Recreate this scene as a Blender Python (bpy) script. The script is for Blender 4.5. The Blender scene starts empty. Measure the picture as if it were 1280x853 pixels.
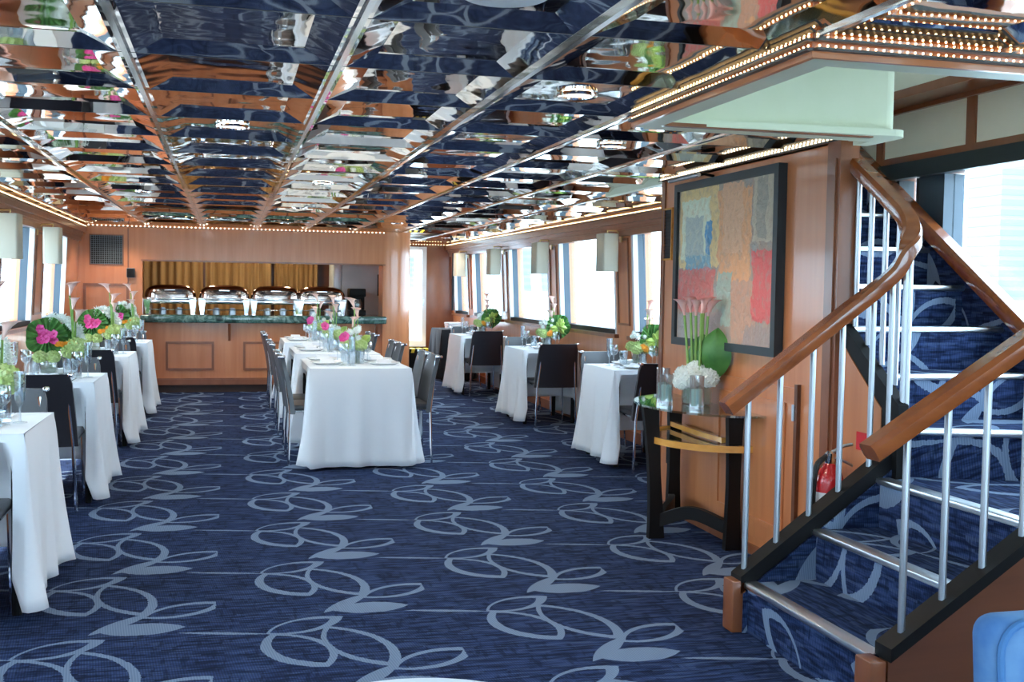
import bpy, bmesh, math, random
import numpy as np
from mathutils import Vector, Matrix, Euler
random.seed(7)
C = bpy.context.scene.collection
SC = bpy.context.scene
PI = math.pi
R = math.radians

# ------------------------------------------------------------------ camera, world, sun, exposure
CAM_H = 1.39
def make_camera():
    f, vx, vy, roll = 1350.0, 285.0, 354.7, 0.0025
    fw = np.array([(vx-640)/f, (vy-426.5)/f, 1.0]); fw /= np.linalg.norm(fw)
    dn = np.array([-roll, 1.0, 0.0]); dn -= fw*dn.dot(fw); dn /= np.linalg.norm(dn)
    rt = np.cross(dn, fw)
    r = Vector((rt[0], fw[0], -dn[0])); d = Vector((rt[1], fw[1], -dn[1])); w = Vector((rt[2], fw[2], -dn[2]))
    m = Matrix((( r.x, -d.x, -w.x, 0), (r.y, -d.y, -w.y, 0), (r.z, -d.z, -w.z, CAM_H), (0, 0, 0, 1)))
    cd = bpy.data.cameras.new('camera'); co = bpy.data.objects.new('camera', cd); C.objects.link(co)
    co.matrix_world = m
    cd.sensor_width = 36; cd.lens = f/1280*36; cd.clip_start = 0.05; cd.clip_end = 5000
    SC.camera = co
make_camera()
SC.view_settings.view_transform = 'Standard'; SC.view_settings.look = 'None'
SC.view_settings.gamma = 1.0; SC.view_settings.use_curve_mapping = False
SC.view_settings.exposure = 3.38
SC.cycles.transparent_max_bounces = 32
SC.cycles.max_bounces = 12; SC.cycles.diffuse_bounces = 6; SC.cycles.glossy_bounces = 6
W = bpy.data.worlds.new('sky'); SC.world = W; W.use_nodes = True
bg = W.node_tree.nodes['Background']; bg.inputs[0].default_value = (0.60, 0.79, 1.0, 1); bg.inputs[1].default_value = 1.2
sd = bpy.data.lights.new('sun', 'SUN'); sd.energy = 1.3; sd.angle = R(1.5); sd.color = (1, 0.95, 0.86)
so = bpy.data.objects.new('sun', sd); C.objects.link(so)
so.rotation_euler = Vector((0.44, 0.12, -1.0)).to_track_quat('-Z', 'Y').to_euler()

# ------------------------------------------------------------------ node helpers
class S:
    """socket wrapper with arithmetic"""
    def __init__(s, nt, sock): s.nt, s.s = nt, sock
    def op(s, o, b=None, c=None):
        n = s.nt.nodes.new('ShaderNodeMath'); n.operation = o
        s.nt.links.new(s.s, n.inputs[0])
        for i, v in ((1, b), (2, c)):
            if v is None: continue
            if isinstance(v, S): s.nt.links.new(v.s, n.inputs[i])
            else: n.inputs[i].default_value = v
        return S(s.nt, n.outputs[0])
    def __add__(s, b): return s.op('ADD', b)
    def __sub__(s, b): return s.op('SUBTRACT', b)
    def __mul__(s, b): return s.op('MULTIPLY', b)
    def __truediv__(s, b): return s.op('DIVIDE', b)
    def lt(s, b): return s.op('LESS_THAN', b)
    def gt(s, b): return s.op('GREATER_THAN', b)
    def max(s, b): return s.op('MAXIMUM', b)
    def min(s, b): return s.op('MINIMUM', b)
    def abs(s): return s.op('ABSOLUTE')
    def floor(s): return s.op('FLOOR')
    def sqrt(s): return s.op('SQRT')
    def sin(s): return s.op('SINE')

def mat(name, color=(.8, .8, .8), rough=.5, metal=0.0, spec=.5, coat=0, emit=None, es=0, alpha=None, sheen=0):
    m = bpy.data.materials.new(name); m.use_nodes = True
    b = m.node_tree.nodes['Principled BSDF']
    b.inputs['Base Color'].default_value = (*color, 1); b.inputs['Roughness'].default_value = rough
    b.inputs['Metallic'].default_value = metal; b.inputs['Specular IOR Level'].default_value = spec
    b.inputs['Coat Weight'].default_value = coat; b.inputs['Coat Roughness'].default_value = .12
    b.inputs['Sheen Weight'].default_value = sheen
    if emit: b.inputs['Emission Color'].default_value = (*emit, 1); b.inputs['Emission Strength'].default_value = es
    return m
def nd(m, t, **kw):
    n = m.node_tree.nodes.new(t)
    for k, v in kw.items():
        if k in n.inputs: n.inputs[k].default_value = v
        else: setattr(n, k, v)
    return n
def ramp(m, fac, stops):
    r = m.node_tree.nodes.new('ShaderNodeValToRGB'); e = r.color_ramp.elements
    e[0].position, e[0].color = stops[0][0], (*stops[0][1], 1)
    e[1].position, e[1].color = stops[-1][0], (*stops[-1][1], 1)
    for p, c in stops[1:-1]:
        k = e.new(p); k.color = (*c, 1)
    m.node_tree.links.new(fac, r.inputs[0]); return r.outputs[0]
def bsdf(m): return m.node_tree.nodes['Principled BSDF']
def link(m, a, b): m.node_tree.links.new(a, b)
def bump(m, h, strength=.2, dist=.01):
    b = nd(m, 'ShaderNodeBump', Strength=strength, Distance=dist); link(m, h, b.inputs['Height'])
    link(m, b.outputs[0], bsdf(m).inputs['Normal'])
def coords(m, scale=(1, 1, 1), kind='pos'):
    if kind == 'pos': src = nd(m, 'ShaderNodeNewGeometry').outputs['Position']
    else: src = nd(m, 'ShaderNodeTexCoord').outputs['Object']
    mp = nd(m, 'ShaderNodeMapping'); mp.inputs['Scale'].default_value = scale
    link(m, src, mp.inputs[0]); return mp.outputs[0]
def noise_mat(name, c1, c2, scale=(1, 1, 1), ns=5, rough=.5, detail=4, kind='pos', bumps=0, **kw):
    m = mat(name, c1, rough, **kw)
    n = nd(m, 'ShaderNodeTexNoise', Scale=ns, Detail=detail); link(m, coords(m, scale, kind), n.inputs['Vector'])
    link(m, ramp(m, n.outputs[0], [(.3, c1), (.7, c2)]), bsdf(m).inputs['Base Color'])
    if bumps: bump(m, n.outputs[0], bumps)
    return m
def mix_rgb(m, fac, a, b):
    x = nd(m, 'ShaderNodeMix', data_type='RGBA')
    if isinstance(fac, S): fac = fac.s
    if hasattr(fac, 'links'): link(m, fac, x.inputs[0])
    else: x.inputs[0].default_value = fac
    for i, v in ((6, a), (7, b)):
        if hasattr(v, 'links'): link(m, v, x.inputs[i])
        else: x.inputs[i].default_value = (*v, 1)
    return x.outputs[2]

M = {}
def woodmat(name, c1, c2, scale, rough=.3, coat=.35):
    return noise_mat(name, c1, c2, scale, 3, rough, 6, coat=coat)
M['wood'] = woodmat('cherry_veneer', (.50, .160, .054), (.60, .225, .090), (5, 5, .35))
M['wood_x'] = woodmat('cherry_veneer_level', (.50, .150, .048), (.60, .215, .082), (.5, 5, 7))
M['wood_dark'] = woodmat('cherry_moulding', (.20, .060, .022), (.27, .090, .036), (3, 3, 1))
M['rail'] = woodmat('varnished_rail', (.22, .055, .014), (.31, .085, .022), (2, 6, 6), .2, .8)
M['amber'] = woodmat('amber_wood', (.62, .25, .04), (.78, .37, .08), (3, 3, 8), .25, .6)
M['black_wood'] = mat('black_stained_wood', (.006, .005, .005), .45, spec=.25)
M['black'] = mat('black_paint', (.0045, .0045, .005), .5, spec=.2)
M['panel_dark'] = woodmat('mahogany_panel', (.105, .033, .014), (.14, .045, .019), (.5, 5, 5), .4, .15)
M['black_gloss'] = mat('black_gloss_frame', (.026, .034, .038), .4, spec=.3)
M['vinyl'] = mat('charcoal_vinyl', (.016, .014, .019), .38, spec=.6)
M['vinyl_sheen'] = mat('sheen_grey_vinyl', (.045, .046, .052), .36, spec=.6)  # chair vinyl lightened to grey, its glossy sheen put into the colour
M['chrome'] = mat('chrome', (.86, .88, .9), .08, 1)
M['steel'] = noise_mat('brushed_steel', (.42, .45, .48), (.52, .55, .58), (30, 30, 1), 4, .42, metal=1)
M['alu'] = noise_mat('ribbed_aluminium', (.72, .75, .78), (.82, .85, .87), (1, 1, 60), 4, .28, metal=1)
M['lid'] = mat('tinted_chrome', (.40, .33, .30), .10, 1)  # chrome tinted darker and browner than the dish legs
M['strip'] = woodmat('orange_wood_strip', (.50, .15, .045), (.58, .20, .07), (2, 2, 6), .3, .4)
M['brass'] = mat('aged_brass', (.6, .45, .22), .3, 1)
def cloth_mat(name, c):
    m = mat(name, c, .85, spec=.2, sheen=.15)
    n = nd(m, 'ShaderNodeTexNoise', Scale=3.0, Detail=3.0); link(m, coords(m), n.inputs['Vector'])
    bump(m, n.outputs[0], .12, .02); return m
M['linen'] = cloth_mat('white_linen', (.86, .87, .89))
M['black_cloth'] = cloth_mat('black_linen', (.012, .013, .016))
M['porcelain'] = mat('white_porcelain', (.88, .88, .87), .15)
M['napkin'] = mat('napkin_cotton', (.85, .86, .88), .9)
M['silver'] = mat('silverware', (.85, .86, .86), .15, 1)
M['bluegrey'] = mat('blue_grey_jamb', (.040, .066, .092), .4)
M['jamb_white'] = mat('pale_jamb', (.62, .62, .64), .4)
M['white_frame'] = mat('white_frame', (.75, .72, .68), .4)
M['cream'] = noise_mat('cream_panel', (.76, .74, .64), (.80, .78, .68), (2, 2, 2), 3, .5)
M['mint'] = noise_mat('mint_white_plaster', (.68, .71, .53), (.72, .74, .57), (2, 2, 2), 3, .45)
M['painted'] = mat('white_ceiling_paint', (.8, .8, .78), .6)
M['marble'] = mat('green_marble', (.05, .12, .1), .12, coat=.4)
_n = nd(M['marble'], 'ShaderNodeTexNoise', Scale=9.0, Detail=8.0, Distortion=1.6); link(M['marble'], coords(M['marble']), _n.inputs['Vector'])
link(M['marble'], ramp(M['marble'], _n.outputs[0], [(.32, (.010, .030, .026)), (.5, (.045, .11, .09)), (.62, (.16, .26, .22)), (.72, (.03, .07, .06))]), bsdf(M['marble']).inputs['Base Color'])
# mirror ceiling
M['mirror'] = mat('polished_ceiling_metal', (.76, .71, .63), .03, 1)
_n = nd(M['mirror'], 'ShaderNodeTexNoise', Scale=3.2, Detail=1.5); link(M['mirror'], coords(M['mirror']), _n.inputs['Vector'])
bump(M['mirror'], _n.outputs[0], .10, .05)
M['joint'] = mat('dark_joint', (.05, .05, .05), .4)
M['tbar'] = mat('polished_grid_bar', (.85, .84, .80), .12, 1)
def glass_mat(name, tint=(1, 1, 1), refl=.06, edge=.9):
    m = bpy.data.materials.new(name); m.use_nodes = True; nt = m.node_tree; nt.nodes.clear()
    o = nt.nodes.new('ShaderNodeOutputMaterial'); t = nt.nodes.new('ShaderNodeBsdfTransparent'); g = nt.nodes.new('ShaderNodeBsdfGlossy')
    t.inputs[0].default_value = (*tint, 1); g.inputs['Roughness'].default_value = .02
    lw = nt.nodes.new('ShaderNodeLayerWeight'); lw.inputs[0].default_value = .35
    mr = nt.nodes.new('ShaderNodeMapRange'); mr.inputs[3].default_value = refl; mr.inputs[4].default_value = edge
    pw = nt.nodes.new('ShaderNodeMath'); pw.operation = 'POWER'; pw.inputs[1].default_value = 2.2
    nt.links.new(lw.outputs['Facing'], pw.inputs[0]); nt.links.new(pw.outputs[0], mr.inputs[0])
    mx = nt.nodes.new('ShaderNodeMixShader'); nt.links.new(mr.outputs[0], mx.inputs[0])
    nt.links.new(t.outputs[0], mx.inputs[1]); nt.links.new(g.outputs[0], mx.inputs[2]); nt.links.new(mx.outputs[0], o.inputs[0])
    return m
M['pane'] = glass_mat('window_glass', (.95, .98, .98), .03, .25)
M['glass'] = glass_mat('drinking_glass', (.90, .93, .95), .16, .95)
M['tabletop_glass'] = glass_mat('table_glass', (.74, .90, .84), .32, .98)
def emit_mat(name, c, s):
    m = mat(name, (.8, .8, .8), .5, emit=c, es=s); return m
M['bulb'] = emit_mat('warm_bulb', (1, .66, .30), .7)
M['bulb_pale'] = emit_mat('warm_white_bulb', (1, .80, .52), .4)
M['downlight'] = emit_mat('lamp_lens', (1, .86, .62), 1.6)
M['shade'] = mat('linen_shade', (.60, .57, .47), .8)
_t = M['shade'].node_tree; _tr = _t.nodes.new('ShaderNodeBsdfTranslucent'); _tr.inputs[0].default_value = (.62, .55, .41, 1)
_mx = _t.nodes.new('ShaderNodeMixShader'); _mx.inputs[0].default_value = .35
_o = [n for n in _t.nodes if n.type == 'OUTPUT_MATERIAL'][0]
_t.links.new(bsdf(M['shade']).outputs[0], _mx.inputs[1]); _t.links.new(_tr.outputs[0], _mx.inputs[2]); _t.links.new(_mx.outputs[0], _o.inputs[0])
def leafmat(name, c1, c2, ns=14, **k): return noise_mat(name, c1, c2, (1, 1, 1), ns, .45, kind='obj', **k)
M['stem'] = leafmat('calla_stem', (.16, .32, .06), (.26, .42, .10))
M['leaf'] = leafmat('glossy_leaf', (.03, .13, .02), (.09, .25, .05))
M['leaf_disc'] = leafmat('ruffled_leaf', (.035, .16, .03), (.15, .36, .09), 28)
M['lining'] = leafmat('vase_leaf_lining', (.22, .25, .17), (.34, .36, .27))
M['leaf_light'] = leafmat('pale_leaf_rosette', (.36, .52, .08), (.52, .66, .18))
M['hydrangea'] = leafmat('green_hydrangea', (.40, .54, .14), (.66, .76, .36))
M['white_flower'] = leafmat('white_blossom', (.80, .84, .78), (.88, .90, .86))
M['calla'] = leafmat('peach_calla', (.88, .52, .44), (.92, .70, .60))
M['calla_pink'] = leafmat('pink_calla', (.90, .42, .36), (.94, .62, .54))
M['orchid'] = leafmat('magenta_orchid', (.66, .01, .20), (.84, .14, .42), 40)
M['orange'] = leafmat('orange_bloom', (.88, .30, .02), (.92, .48, .05))
M['candle'] = leafmat('pale_green_candle', (.40, .62, .53), (.50, .70, .60))
M['red'] = mat('red_enamel', (.60, .015, .02), .25, coat=.5)
M['rubber'] = mat('black_rubber', (.01, .01, .01), .6)
M['paper'] = mat('white_label', (.8, .8, .78), .6)
M['grille'] = mat('dark_grille', (.006, .006, .008), .6, spec=.2)
M['toe'] = mat('dark_toe_board', (.06, .022, .012), .45)
M['fridge'] = noise_mat('grey_plastic', (.10, .12, .14), (.13, .15, .17), (1, 1, 1), 3, .4)
M['appliance'] = noise_mat('grey_appliance', (.40, .48, .52), (.48, .56, .60), (1, 1, 1), 3, .3)
M['curtain'] = noise_mat('gold_curtain', (.24, .15, .06), (.40, .28, .13), (7, 7, .3), 2.2, .7)
M['blue_fabric'] = noise_mat('blue_print_fabric', (.035, .13, .34), (.13, .27, .46), (1, 1, 1), 9, .8, kind='obj')
M['blue_piping'] = mat('blue_piping', (.05, .17, .38), .7)
M['yellow'] = mat('safety_yellow', (.72, .55, .03), .5)
M['water'] = noise_mat('river_water', (.42, .50, .52), (.50, .57, .58), (1, 1, 1), .3, .25, bumps=.3)
M['tower'] = mat('tower_concrete', (.16, .20, .23), .7)
M['tower_glass'] = mat('tower_glazing', (.11, .15, .19), .4)

# carpet
def carpet_group():
    g = bpy.data.node_groups.new('carpet_pattern', 'ShaderNodeTree')
    g.interface.new_socket('U', in_out='INPUT', socket_type='NodeSocketFloat')
    g.interface.new_socket('V', in_out='INPUT', socket_type='NodeSocketFloat')
    g.interface.new_socket('Motif', in_out='OUTPUT', socket_type='NodeSocketFloat')
    gi = g.nodes.new('NodeGroupInput'); go = g.nodes.new('NodeGroupOutput')
    U, V = S(g, gi.outputs[0]), S(g, gi.outputs[1])
    P = .927
    a = (U + (.775 + .20)) / P
    col = a.floor(); u = (a - col) * P - .20
    b = (V - 4.22 - col*.115 + .725) / P
    v = (b - b.floor()) * P - .725
    def lens(cx, cy, ang, L, w):
        c, s = math.cos(R(ang)), math.sin(R(ang)); Rr = (L*L + w*w)/(2*w); d = Rr - w
        x = (u - cx)*c + (v - cy)*s
        y = ((v - cy)*c - (u - cx)*s).abs() + d
        return (x*x + y*y).sqrt().lt(Rr)
    def ring(o, i): return (o - i).max(0.0)
    parts = [
        ring(lens(.158, .085, 28, .182, .088), lens(.138, .080, 29, .142, .064)),
        ring(lens(.112, -.212, -66, .232, .128), lens(.118, -.202, -65, .192, .090)),
        ring(lens(.345, -.21, -68, .285, .118), lens(.336, -.198, -68, .235, .088)),
        lens(.352, -.565, 49, .165, .036),
        ring(lens(.598, -.415, 26, .190, .092), lens(.586, -.418, 26, .150, .062)),
        lens(.445, -.652, 1, .168, .078),
        lens(-.17, .045, -14, .20, .014), lens(-.17+P, .045+.115, -14, .20, .014),
    ]
    m = parts[0]
    for p in parts[1:]: m = m.max(p)
    g.links.new(m.s, go.inputs[0]); return g
CG = carpet_group()
def carpet_mat(name, mode):
    m = mat(name, (.02, .03, .09), .95, spec=.1)
    nt = m.node_tree
    pos = nd(m, 'ShaderNodeNewGeometry').outputs['Position']
    sp = nd(m, 'ShaderNodeSeparateXYZ'); link(m, pos, sp.inputs[0])
    X, Y, Z = (S(nt, sp.outputs[i]) for i in range(3))
    if mode == 'floor': U, V = X, Y
    elif mode == 'stair_x': U, V = Y*1.0 + .35, X + Z
    elif mode == 'wall': U, V = Y, Z
    elif mode == 'skirt': U, V = X, Z
    else: U, V = X, Y + Z
    gr = nt.nodes.new('ShaderNodeGroup'); gr.node_tree = CG
    cb = nd(m, 'ShaderNodeCombineXYZ'); link(m, U.s, cb.inputs[0]); link(m, V.s, cb.inputs[1])
    nz = nd(m, 'ShaderNodeTexNoise', Scale=60.0, Detail=2.0); link(m, cb.outputs[0], nz.inputs['Vector'])
    nf = S(nt, nz.outputs[0])
    link(m, (U + (nf - .5)*.012).s, gr.inputs[0]); link(m, (V + (nf - .5)*.012).s, gr.inputs[1])
    # background: short dashes woven along U plus broken tone blocks
    def streak(su, sv, off):
        mp = nd(m, 'ShaderNodeMapping'); mp.inputs['Scale'].default_value = (su, sv, 1); mp.inputs['Location'].default_value = (off, off*.7, 0)
        link(m, cb.outputs[0], mp.inputs[0])
        n = nd(m, 'ShaderNodeTexNoise', Scale=1.0, Detail=2.0, Roughness=.6); link(m, mp.outputs[0], n.inputs['Vector']); return n.outputs[0]
    s1 = streak(7, 48, 0); s2 = streak(5, 30, 9); s3 = streak(30, 7, 4)
    c = ramp(m, s1, [(.36, (.009, .014, .042)), (.50, (.020, .036, .100)), (.62, (.038, .066, .165))])
    k2 = ramp(m, s2, [(.60, (0, 0, 0)), (.66, (1, 1, 1))])
    c = mix_rgb(m, S(nt, k2)*.55, c, (.065, .100, .19))
    k3 = ramp(m, s3, [(.56, (0, 0, 0)), (.64, (1, 1, 1))])
    c = mix_rgb(m, S(nt, k3)*.6, c, (.006, .010, .034))
    row = (V/.040).floor(); fr = V/.040 - row
    wn = nd(m, 'ShaderNodeTexWhiteNoise', noise_dimensions='2D'); sg = (U/.085 + row*.37).floor()
    cw = nd(m, 'ShaderNodeCombineXYZ'); link(m, sg.s, cw.inputs[0]); link(m, row.s, cw.inputs[1]); link(m, cw.outputs[0], wn.inputs['Vector'])
    rv = S(nt, wn.outputs['Value']); bar = (fr - .5).abs().lt(.13)
    c = mix_rgb(m, bar*rv.gt(.70)*.55, c, (.060, .095, .19))
    c = mix_rgb(m, bar*rv.lt(.25)*.6, c, (.004, .007, .02))
    ribu = ((U + V*.12)*640).sin()*.5 + .5
    mot = mix_rgb(m, ribu*.55, (.185, .245, .345), (.105, .15, .24))
    c = mix_rgb(m, ribu*.45, c, (.006, .010, .026))
    c = mix_rgb(m, gr.outputs[0], c, mot)
    link(m, c, bsdf(m).inputs['Base Color'])
    bump(m, ribu.s, .3, .003)
    return m
M['carpet'] = carpet_mat('navy_vine_carpet', 'floor')
M['carpet_sx'] = carpet_mat('navy_vine_carpet_lower_stair', 'stair_x')
M['carpet_wall'] = carpet_mat('navy_vine_carpet_half_wall', 'wall'); M['carpet_skirt'] = carpet_mat('navy_vine_carpet_skirt', 'skirt')
M['carpet_sy'] = carpet_mat('navy_vine_carpet_upper_stair', 'stair_y')

# abstract painting: uneven colour fields with knife relief
def painting_mat():
    m = mat('abstract_painting', (.6, .5, .4), .55)
    nt = m.node_tree
    tc = nd(m, 'ShaderNodeTexCoord').outputs['Object']
    nz = nd(m, 'ShaderNodeTexNoise', Scale=9.0, Detail=6.0); link(m, tc, nz.inputs['Vector'])
    n2 = nd(m, 'ShaderNodeTexNoise', Scale=26.0, Detail=5.0); link(m, tc, n2.inputs['Vector'])
    sp = nd(m, 'ShaderNodeSeparateXYZ'); link(m, tc, sp.inputs[0])
    w = (S(nt, nz.outputs[0]) - .5)*.14
    u = S(nt, sp.outputs[1])*-1.0 + w      # across, left to right seen from the room
    v = S(nt, sp.outputs[2]) + (S(nt, n2.outputs[0]) - .5)*.08
    base = ramp(m, nz.outputs[0], [(.3, (.34, .30, .26)), (.5, (.47, .33, .24)), (.7, (.36, .36, .34))])
    def rect(c, u0, u1, v0, v1, col, a=1.0):
        k = u.gt(u0)*u.lt(u1)*v.gt(v0)*v.lt(v1)*a
        k = k*((S(nt, n2.outputs[0])*2.6 - .35).min(1.0).max(.45))
        return mix_rgb(m, k, c, tuple(min(.9, q*1.12) for q in col))
    c = base
    c = rect(c, -.60, -.05, -.02, .45, (.72, .52, .24)); c = rect(c, -.56, -.16, .02, .38, (.66, .68, .52))
    c = rect(c, -.50, -.25, .05, .28, (.42, .45, .40)); c = rect(c, -.22, -.14, .05, .25, (.10, .26, .42))
    c = rect(c, -.5, -.15, -.05, .05, (.22, .36, .42)); c = rect(c, -.62, -.1, -.28, -.03, (.62, .16, .13))
    c = rect(c, -.06, .34, -.1, .40, (.72, .36, .18)); c = rect(c, .0, .24, .05, .44, (.70, .40, .24))
    c = rect(c, -.04, .12, -.35, -.05, (.36, .42, .34)); c = rect(c, .12, .40, -.45, -.1, (.55, .30, .20))
    c = rect(c, .36, .62, .10, .46, (.52, .44, .32)); c = rect(c, .40, .50, .12, .44, (.34, .30, .24))
    c = rect(c, .36, .62, -.32, .06, (.66, .13, .12)); c = rect(c, .3, .62, -.5, -.34, (.38, .27, .23))
    c = rect(c, -.6, -.3, -.5, -.3, (.38, .33, .30)); c = rect(c, -.3, .0, -.5, -.28, (.42, .30, .26))
    link(m, c, bsdf(m).inputs['Base Color'])
    bump(m, n2.outputs[0], .8, .02)
    return m
M['painting'] = painting_mat()

# ------------------------------------------------------------------ mesh helpers
class MB:
    def __init__(s): s.v, s.f = [], []
    def add(s, vs, fs, mtx=None):
        o = len(s.v)
        s.v += [tuple(mtx @ Vector(p)) for p in vs] if mtx else [tuple(p) for p in vs]
        s.f += [tuple(i+o for i in f) for f in fs]; return s
    def box(s, x0, x1, y0, y1, z0, z1, mtx=None):
        return s.add([(x0,y0,z0),(x1,y0,z0),(x1,y1,z0),(x0,y1,z0),(x0,y0,z1),(x1,y0,z1),(x1,y1,z1),(x0,y1,z1)], HEX, mtx)
    def hexa(s, p): return s.add(p, HEX)
    def rbox(s, x0, x1, y0, y1, z0, z1, r=.01, seg=2, mtx=None):
        bm = bmesh.new(); bmesh.ops.create_cube(bm, size=1)
        for v in bm.verts: v.co = Vector((x0+(v.co.x+.5)*(x1-x0), y0+(v.co.y+.5)*(y1-y0), z0+(v.co.z+.5)*(z1-z0)))
        bmesh.ops.bevel(bm, geom=bm.edges[:], offset=min(r, .49*min(x1-x0, y1-y0, z1-z0)), segments=seg, affect='EDGES', profile=.5)
        bm.verts.index_update()
        s.add([v.co.copy() for v in bm.verts], [[v.index for v in f.verts] for f in bm.faces], mtx); bm.free(); return s
    def lathe(s, prof, n=20, mtx=None, cap=True):
        vs, fs = [], []
        for (r, z) in prof:
            for k in range(n): a = 2*PI*k/n; vs.append((r*math.cos(a), r*math.sin(a), z))
        for i in range(len(prof)-1):
            for k in range(n):
                k2 = (k+1) % n; fs.append((i*n+k, i*n+k2, (i+1)*n+k2, (i+1)*n+k))
        if cap:
            if prof[0][0] > 1e-4: fs.append(tuple(range(n))[::-1])
            if prof[-1][0] > 1e-4: fs.append(tuple(range((len(prof)-1)*n, len(prof)*n)))
        return s.add(vs, fs, mtx)
    def tube(s, pts, r, n=8, closed=False):
        pts = [Vector(p) for p in pts]; vs, fs = [], []; m = len(pts)
        up = None
        for i, p in enumerate(pts):
            if closed: t = (pts[(i+1) % m] - pts[i-1]).normalized()
            else: t = (pts[min(i+1, m-1)] - pts[max(i-1, 0)]).normalized()
            if up is None: up = Vector((0, 0, 1)) if abs(t.z) < .9 else Vector((1, 0, 0))
            a = t.cross(up)
            if a.length < 1e-4: a = t.cross(Vector((0, 1, 0)))
            a.normalize(); b = a.cross(t).normalized(); up = b
            rr = r[i] if isinstance(r, (list, tuple)) else r
            for k in range(n):
                an = 2*PI*k/n; vs.append(p + a*(rr*math.cos(an)) + b*(rr*math.sin(an)))
        for i in range(m if closed else m-1):
            j = (i+1) % m
            for k in range(n): k2 = (k+1) % n; fs.append((i*n+k, i*n+k2, j*n+k2, j*n+k))
        if not closed: fs += [tuple(range(n))[::-1], tuple(range((m-1)*n, m*n))]
        return s.add(vs, fs)
    def sweep(s, pts, sect):
        """sweep a section (list of (side, up)) along pts, side kept level"""
        pts = [Vector(p) for p in pts]; n = len(sect); vs, fs = [], []; m = len(pts)
        for i, p in enumerate(pts):
            t = (pts[min(i+1, m-1)] - pts[max(i-1, 0)]).normalized()
            a = t.cross(Vector((0, 0, 1))).normalized(); b = a.cross(t).normalized()
            for (x, y) in sect: vs.append(p + a*x + b*y)
        for i in range(m-1):
            for k in range(n): k2 = (k+1) % n; fs.append((i*n+k, i*n+k2, (i+1)*n+k2, (i+1)*n+k))
        fs += [tuple(range(n))[::-1], tuple(range((m-1)*n, m*n))]
        return s.add(vs, fs)
    def prism(s, poly, axis, a0, a1):
        """extrude polygon (list of 2D) along axis 'x','y' or 'z'"""
        n = len(poly)
        def P(q, a): return {'x': (a, q[0], q[1]), 'y': (q[0], a, q[1]), 'z': (q[0], q[1], a)}[axis]
        vs = [P(q, a0) for q in poly] + [P(q, a1) for q in poly]
        fs = [tuple(range(n))[::-1], tuple(range(n, 2*n))] + [(k, (k+1) % n, n+(k+1) % n, n+k) for k in range(n)]
        return s.add(vs, fs)
    def ball(s, c, r, nu=10, nv=6, sc=(1, 1, 1)):
        prof = [(max(1e-5, r*math.sin(PI*i/nv)), -r*math.cos(PI*i/nv)) for i in range(nv+1)]
        return s.lathe(prof, nu, Matrix.Translation(c) @ Matrix.Diagonal((*sc, 1)), False)
    def mesh(s, name, m, smooth=35):
        me = bpy.data.meshes.new(name); me.from_pydata([tuple(v) for v in s.v], [], s.f)
        bm = bmesh.new(); bm.from_mesh(me); bmesh.ops.recalc_face_normals(bm, faces=bm.faces); bm.to_mesh(me); bm.free()
        if smooth:
            me.shade_smooth(); me.set_sharp_from_angle(angle=R(smooth))
        if m: me.materials.append(m)
        return me
HEX = [(0,3,2,1),(4,5,6,7),(0,1,5,4),(1,2,6,5),(2,3,7,6),(3,0,4,7)]
def ob(name, data, parent=None, loc=(0,0,0), rot=(0,0,0)):
    o = bpy.data.objects.new(name, data); C.objects.link(o); o.location = loc; o.rotation_euler = rot
    if parent: o.parent = parent
    return o
def part(name, mb, m, parent=None, loc=(0,0,0), rot=(0,0,0), smooth=35, label=None):
    o = ob(name, mb.mesh(name, m, smooth), parent, loc, rot)
    if label: o['label'] = label
    return o
def tag(o, label, cat, group=None):
    o['label'] = label; o['category'] = cat
    if group: o['group'] = group
    return o
def thing(name, label, cat, loc=(0,0,0), rz=0, group=None):
    return tag(ob(name, None, None, loc, (0, 0, rz)), label, cat, group)
def struct(name, mb, m, smooth=35, parent=None):
    o = part(name, mb, m, parent, smooth=smooth)
    if not parent: o['kind'] = 'structure'
    return o
def sempty(name, loc=(0,0,0)):
    o = ob(name, None, None, loc); o['kind'] = 'structure'; return o
def kids(o): return [c for c in o.children]
def dup(src, loc, rz, label=None, group=None):
    r = src.copy(); C.objects.link(r); r.location = loc; r.rotation_euler = (0, 0, rz)
    if label: r['label'] = label
    if group: r['group'] = group
    for ch in kids(src):
        c = ch.copy(); C.objects.link(c); c.parent = r
        for g in kids(ch):
            d = g.copy(); C.objects.link(d); d.parent = c
    return r
def T(x, y, z): return Matrix.Translation((x, y, z))

# ------------------------------------------------------------------ structure
H = 2.10
YF, YB = -3.2, 17.4                # room from behind the camera to the far bulkhead
def xl(z): return -1.86 + .105*z/2.1
def xr(z): return 3.60 - .10*z/2.1
struct('floor', MB().box(-1.95, 3.8, YF, YB, -.1, 0), M['carpet'], 0)

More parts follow.
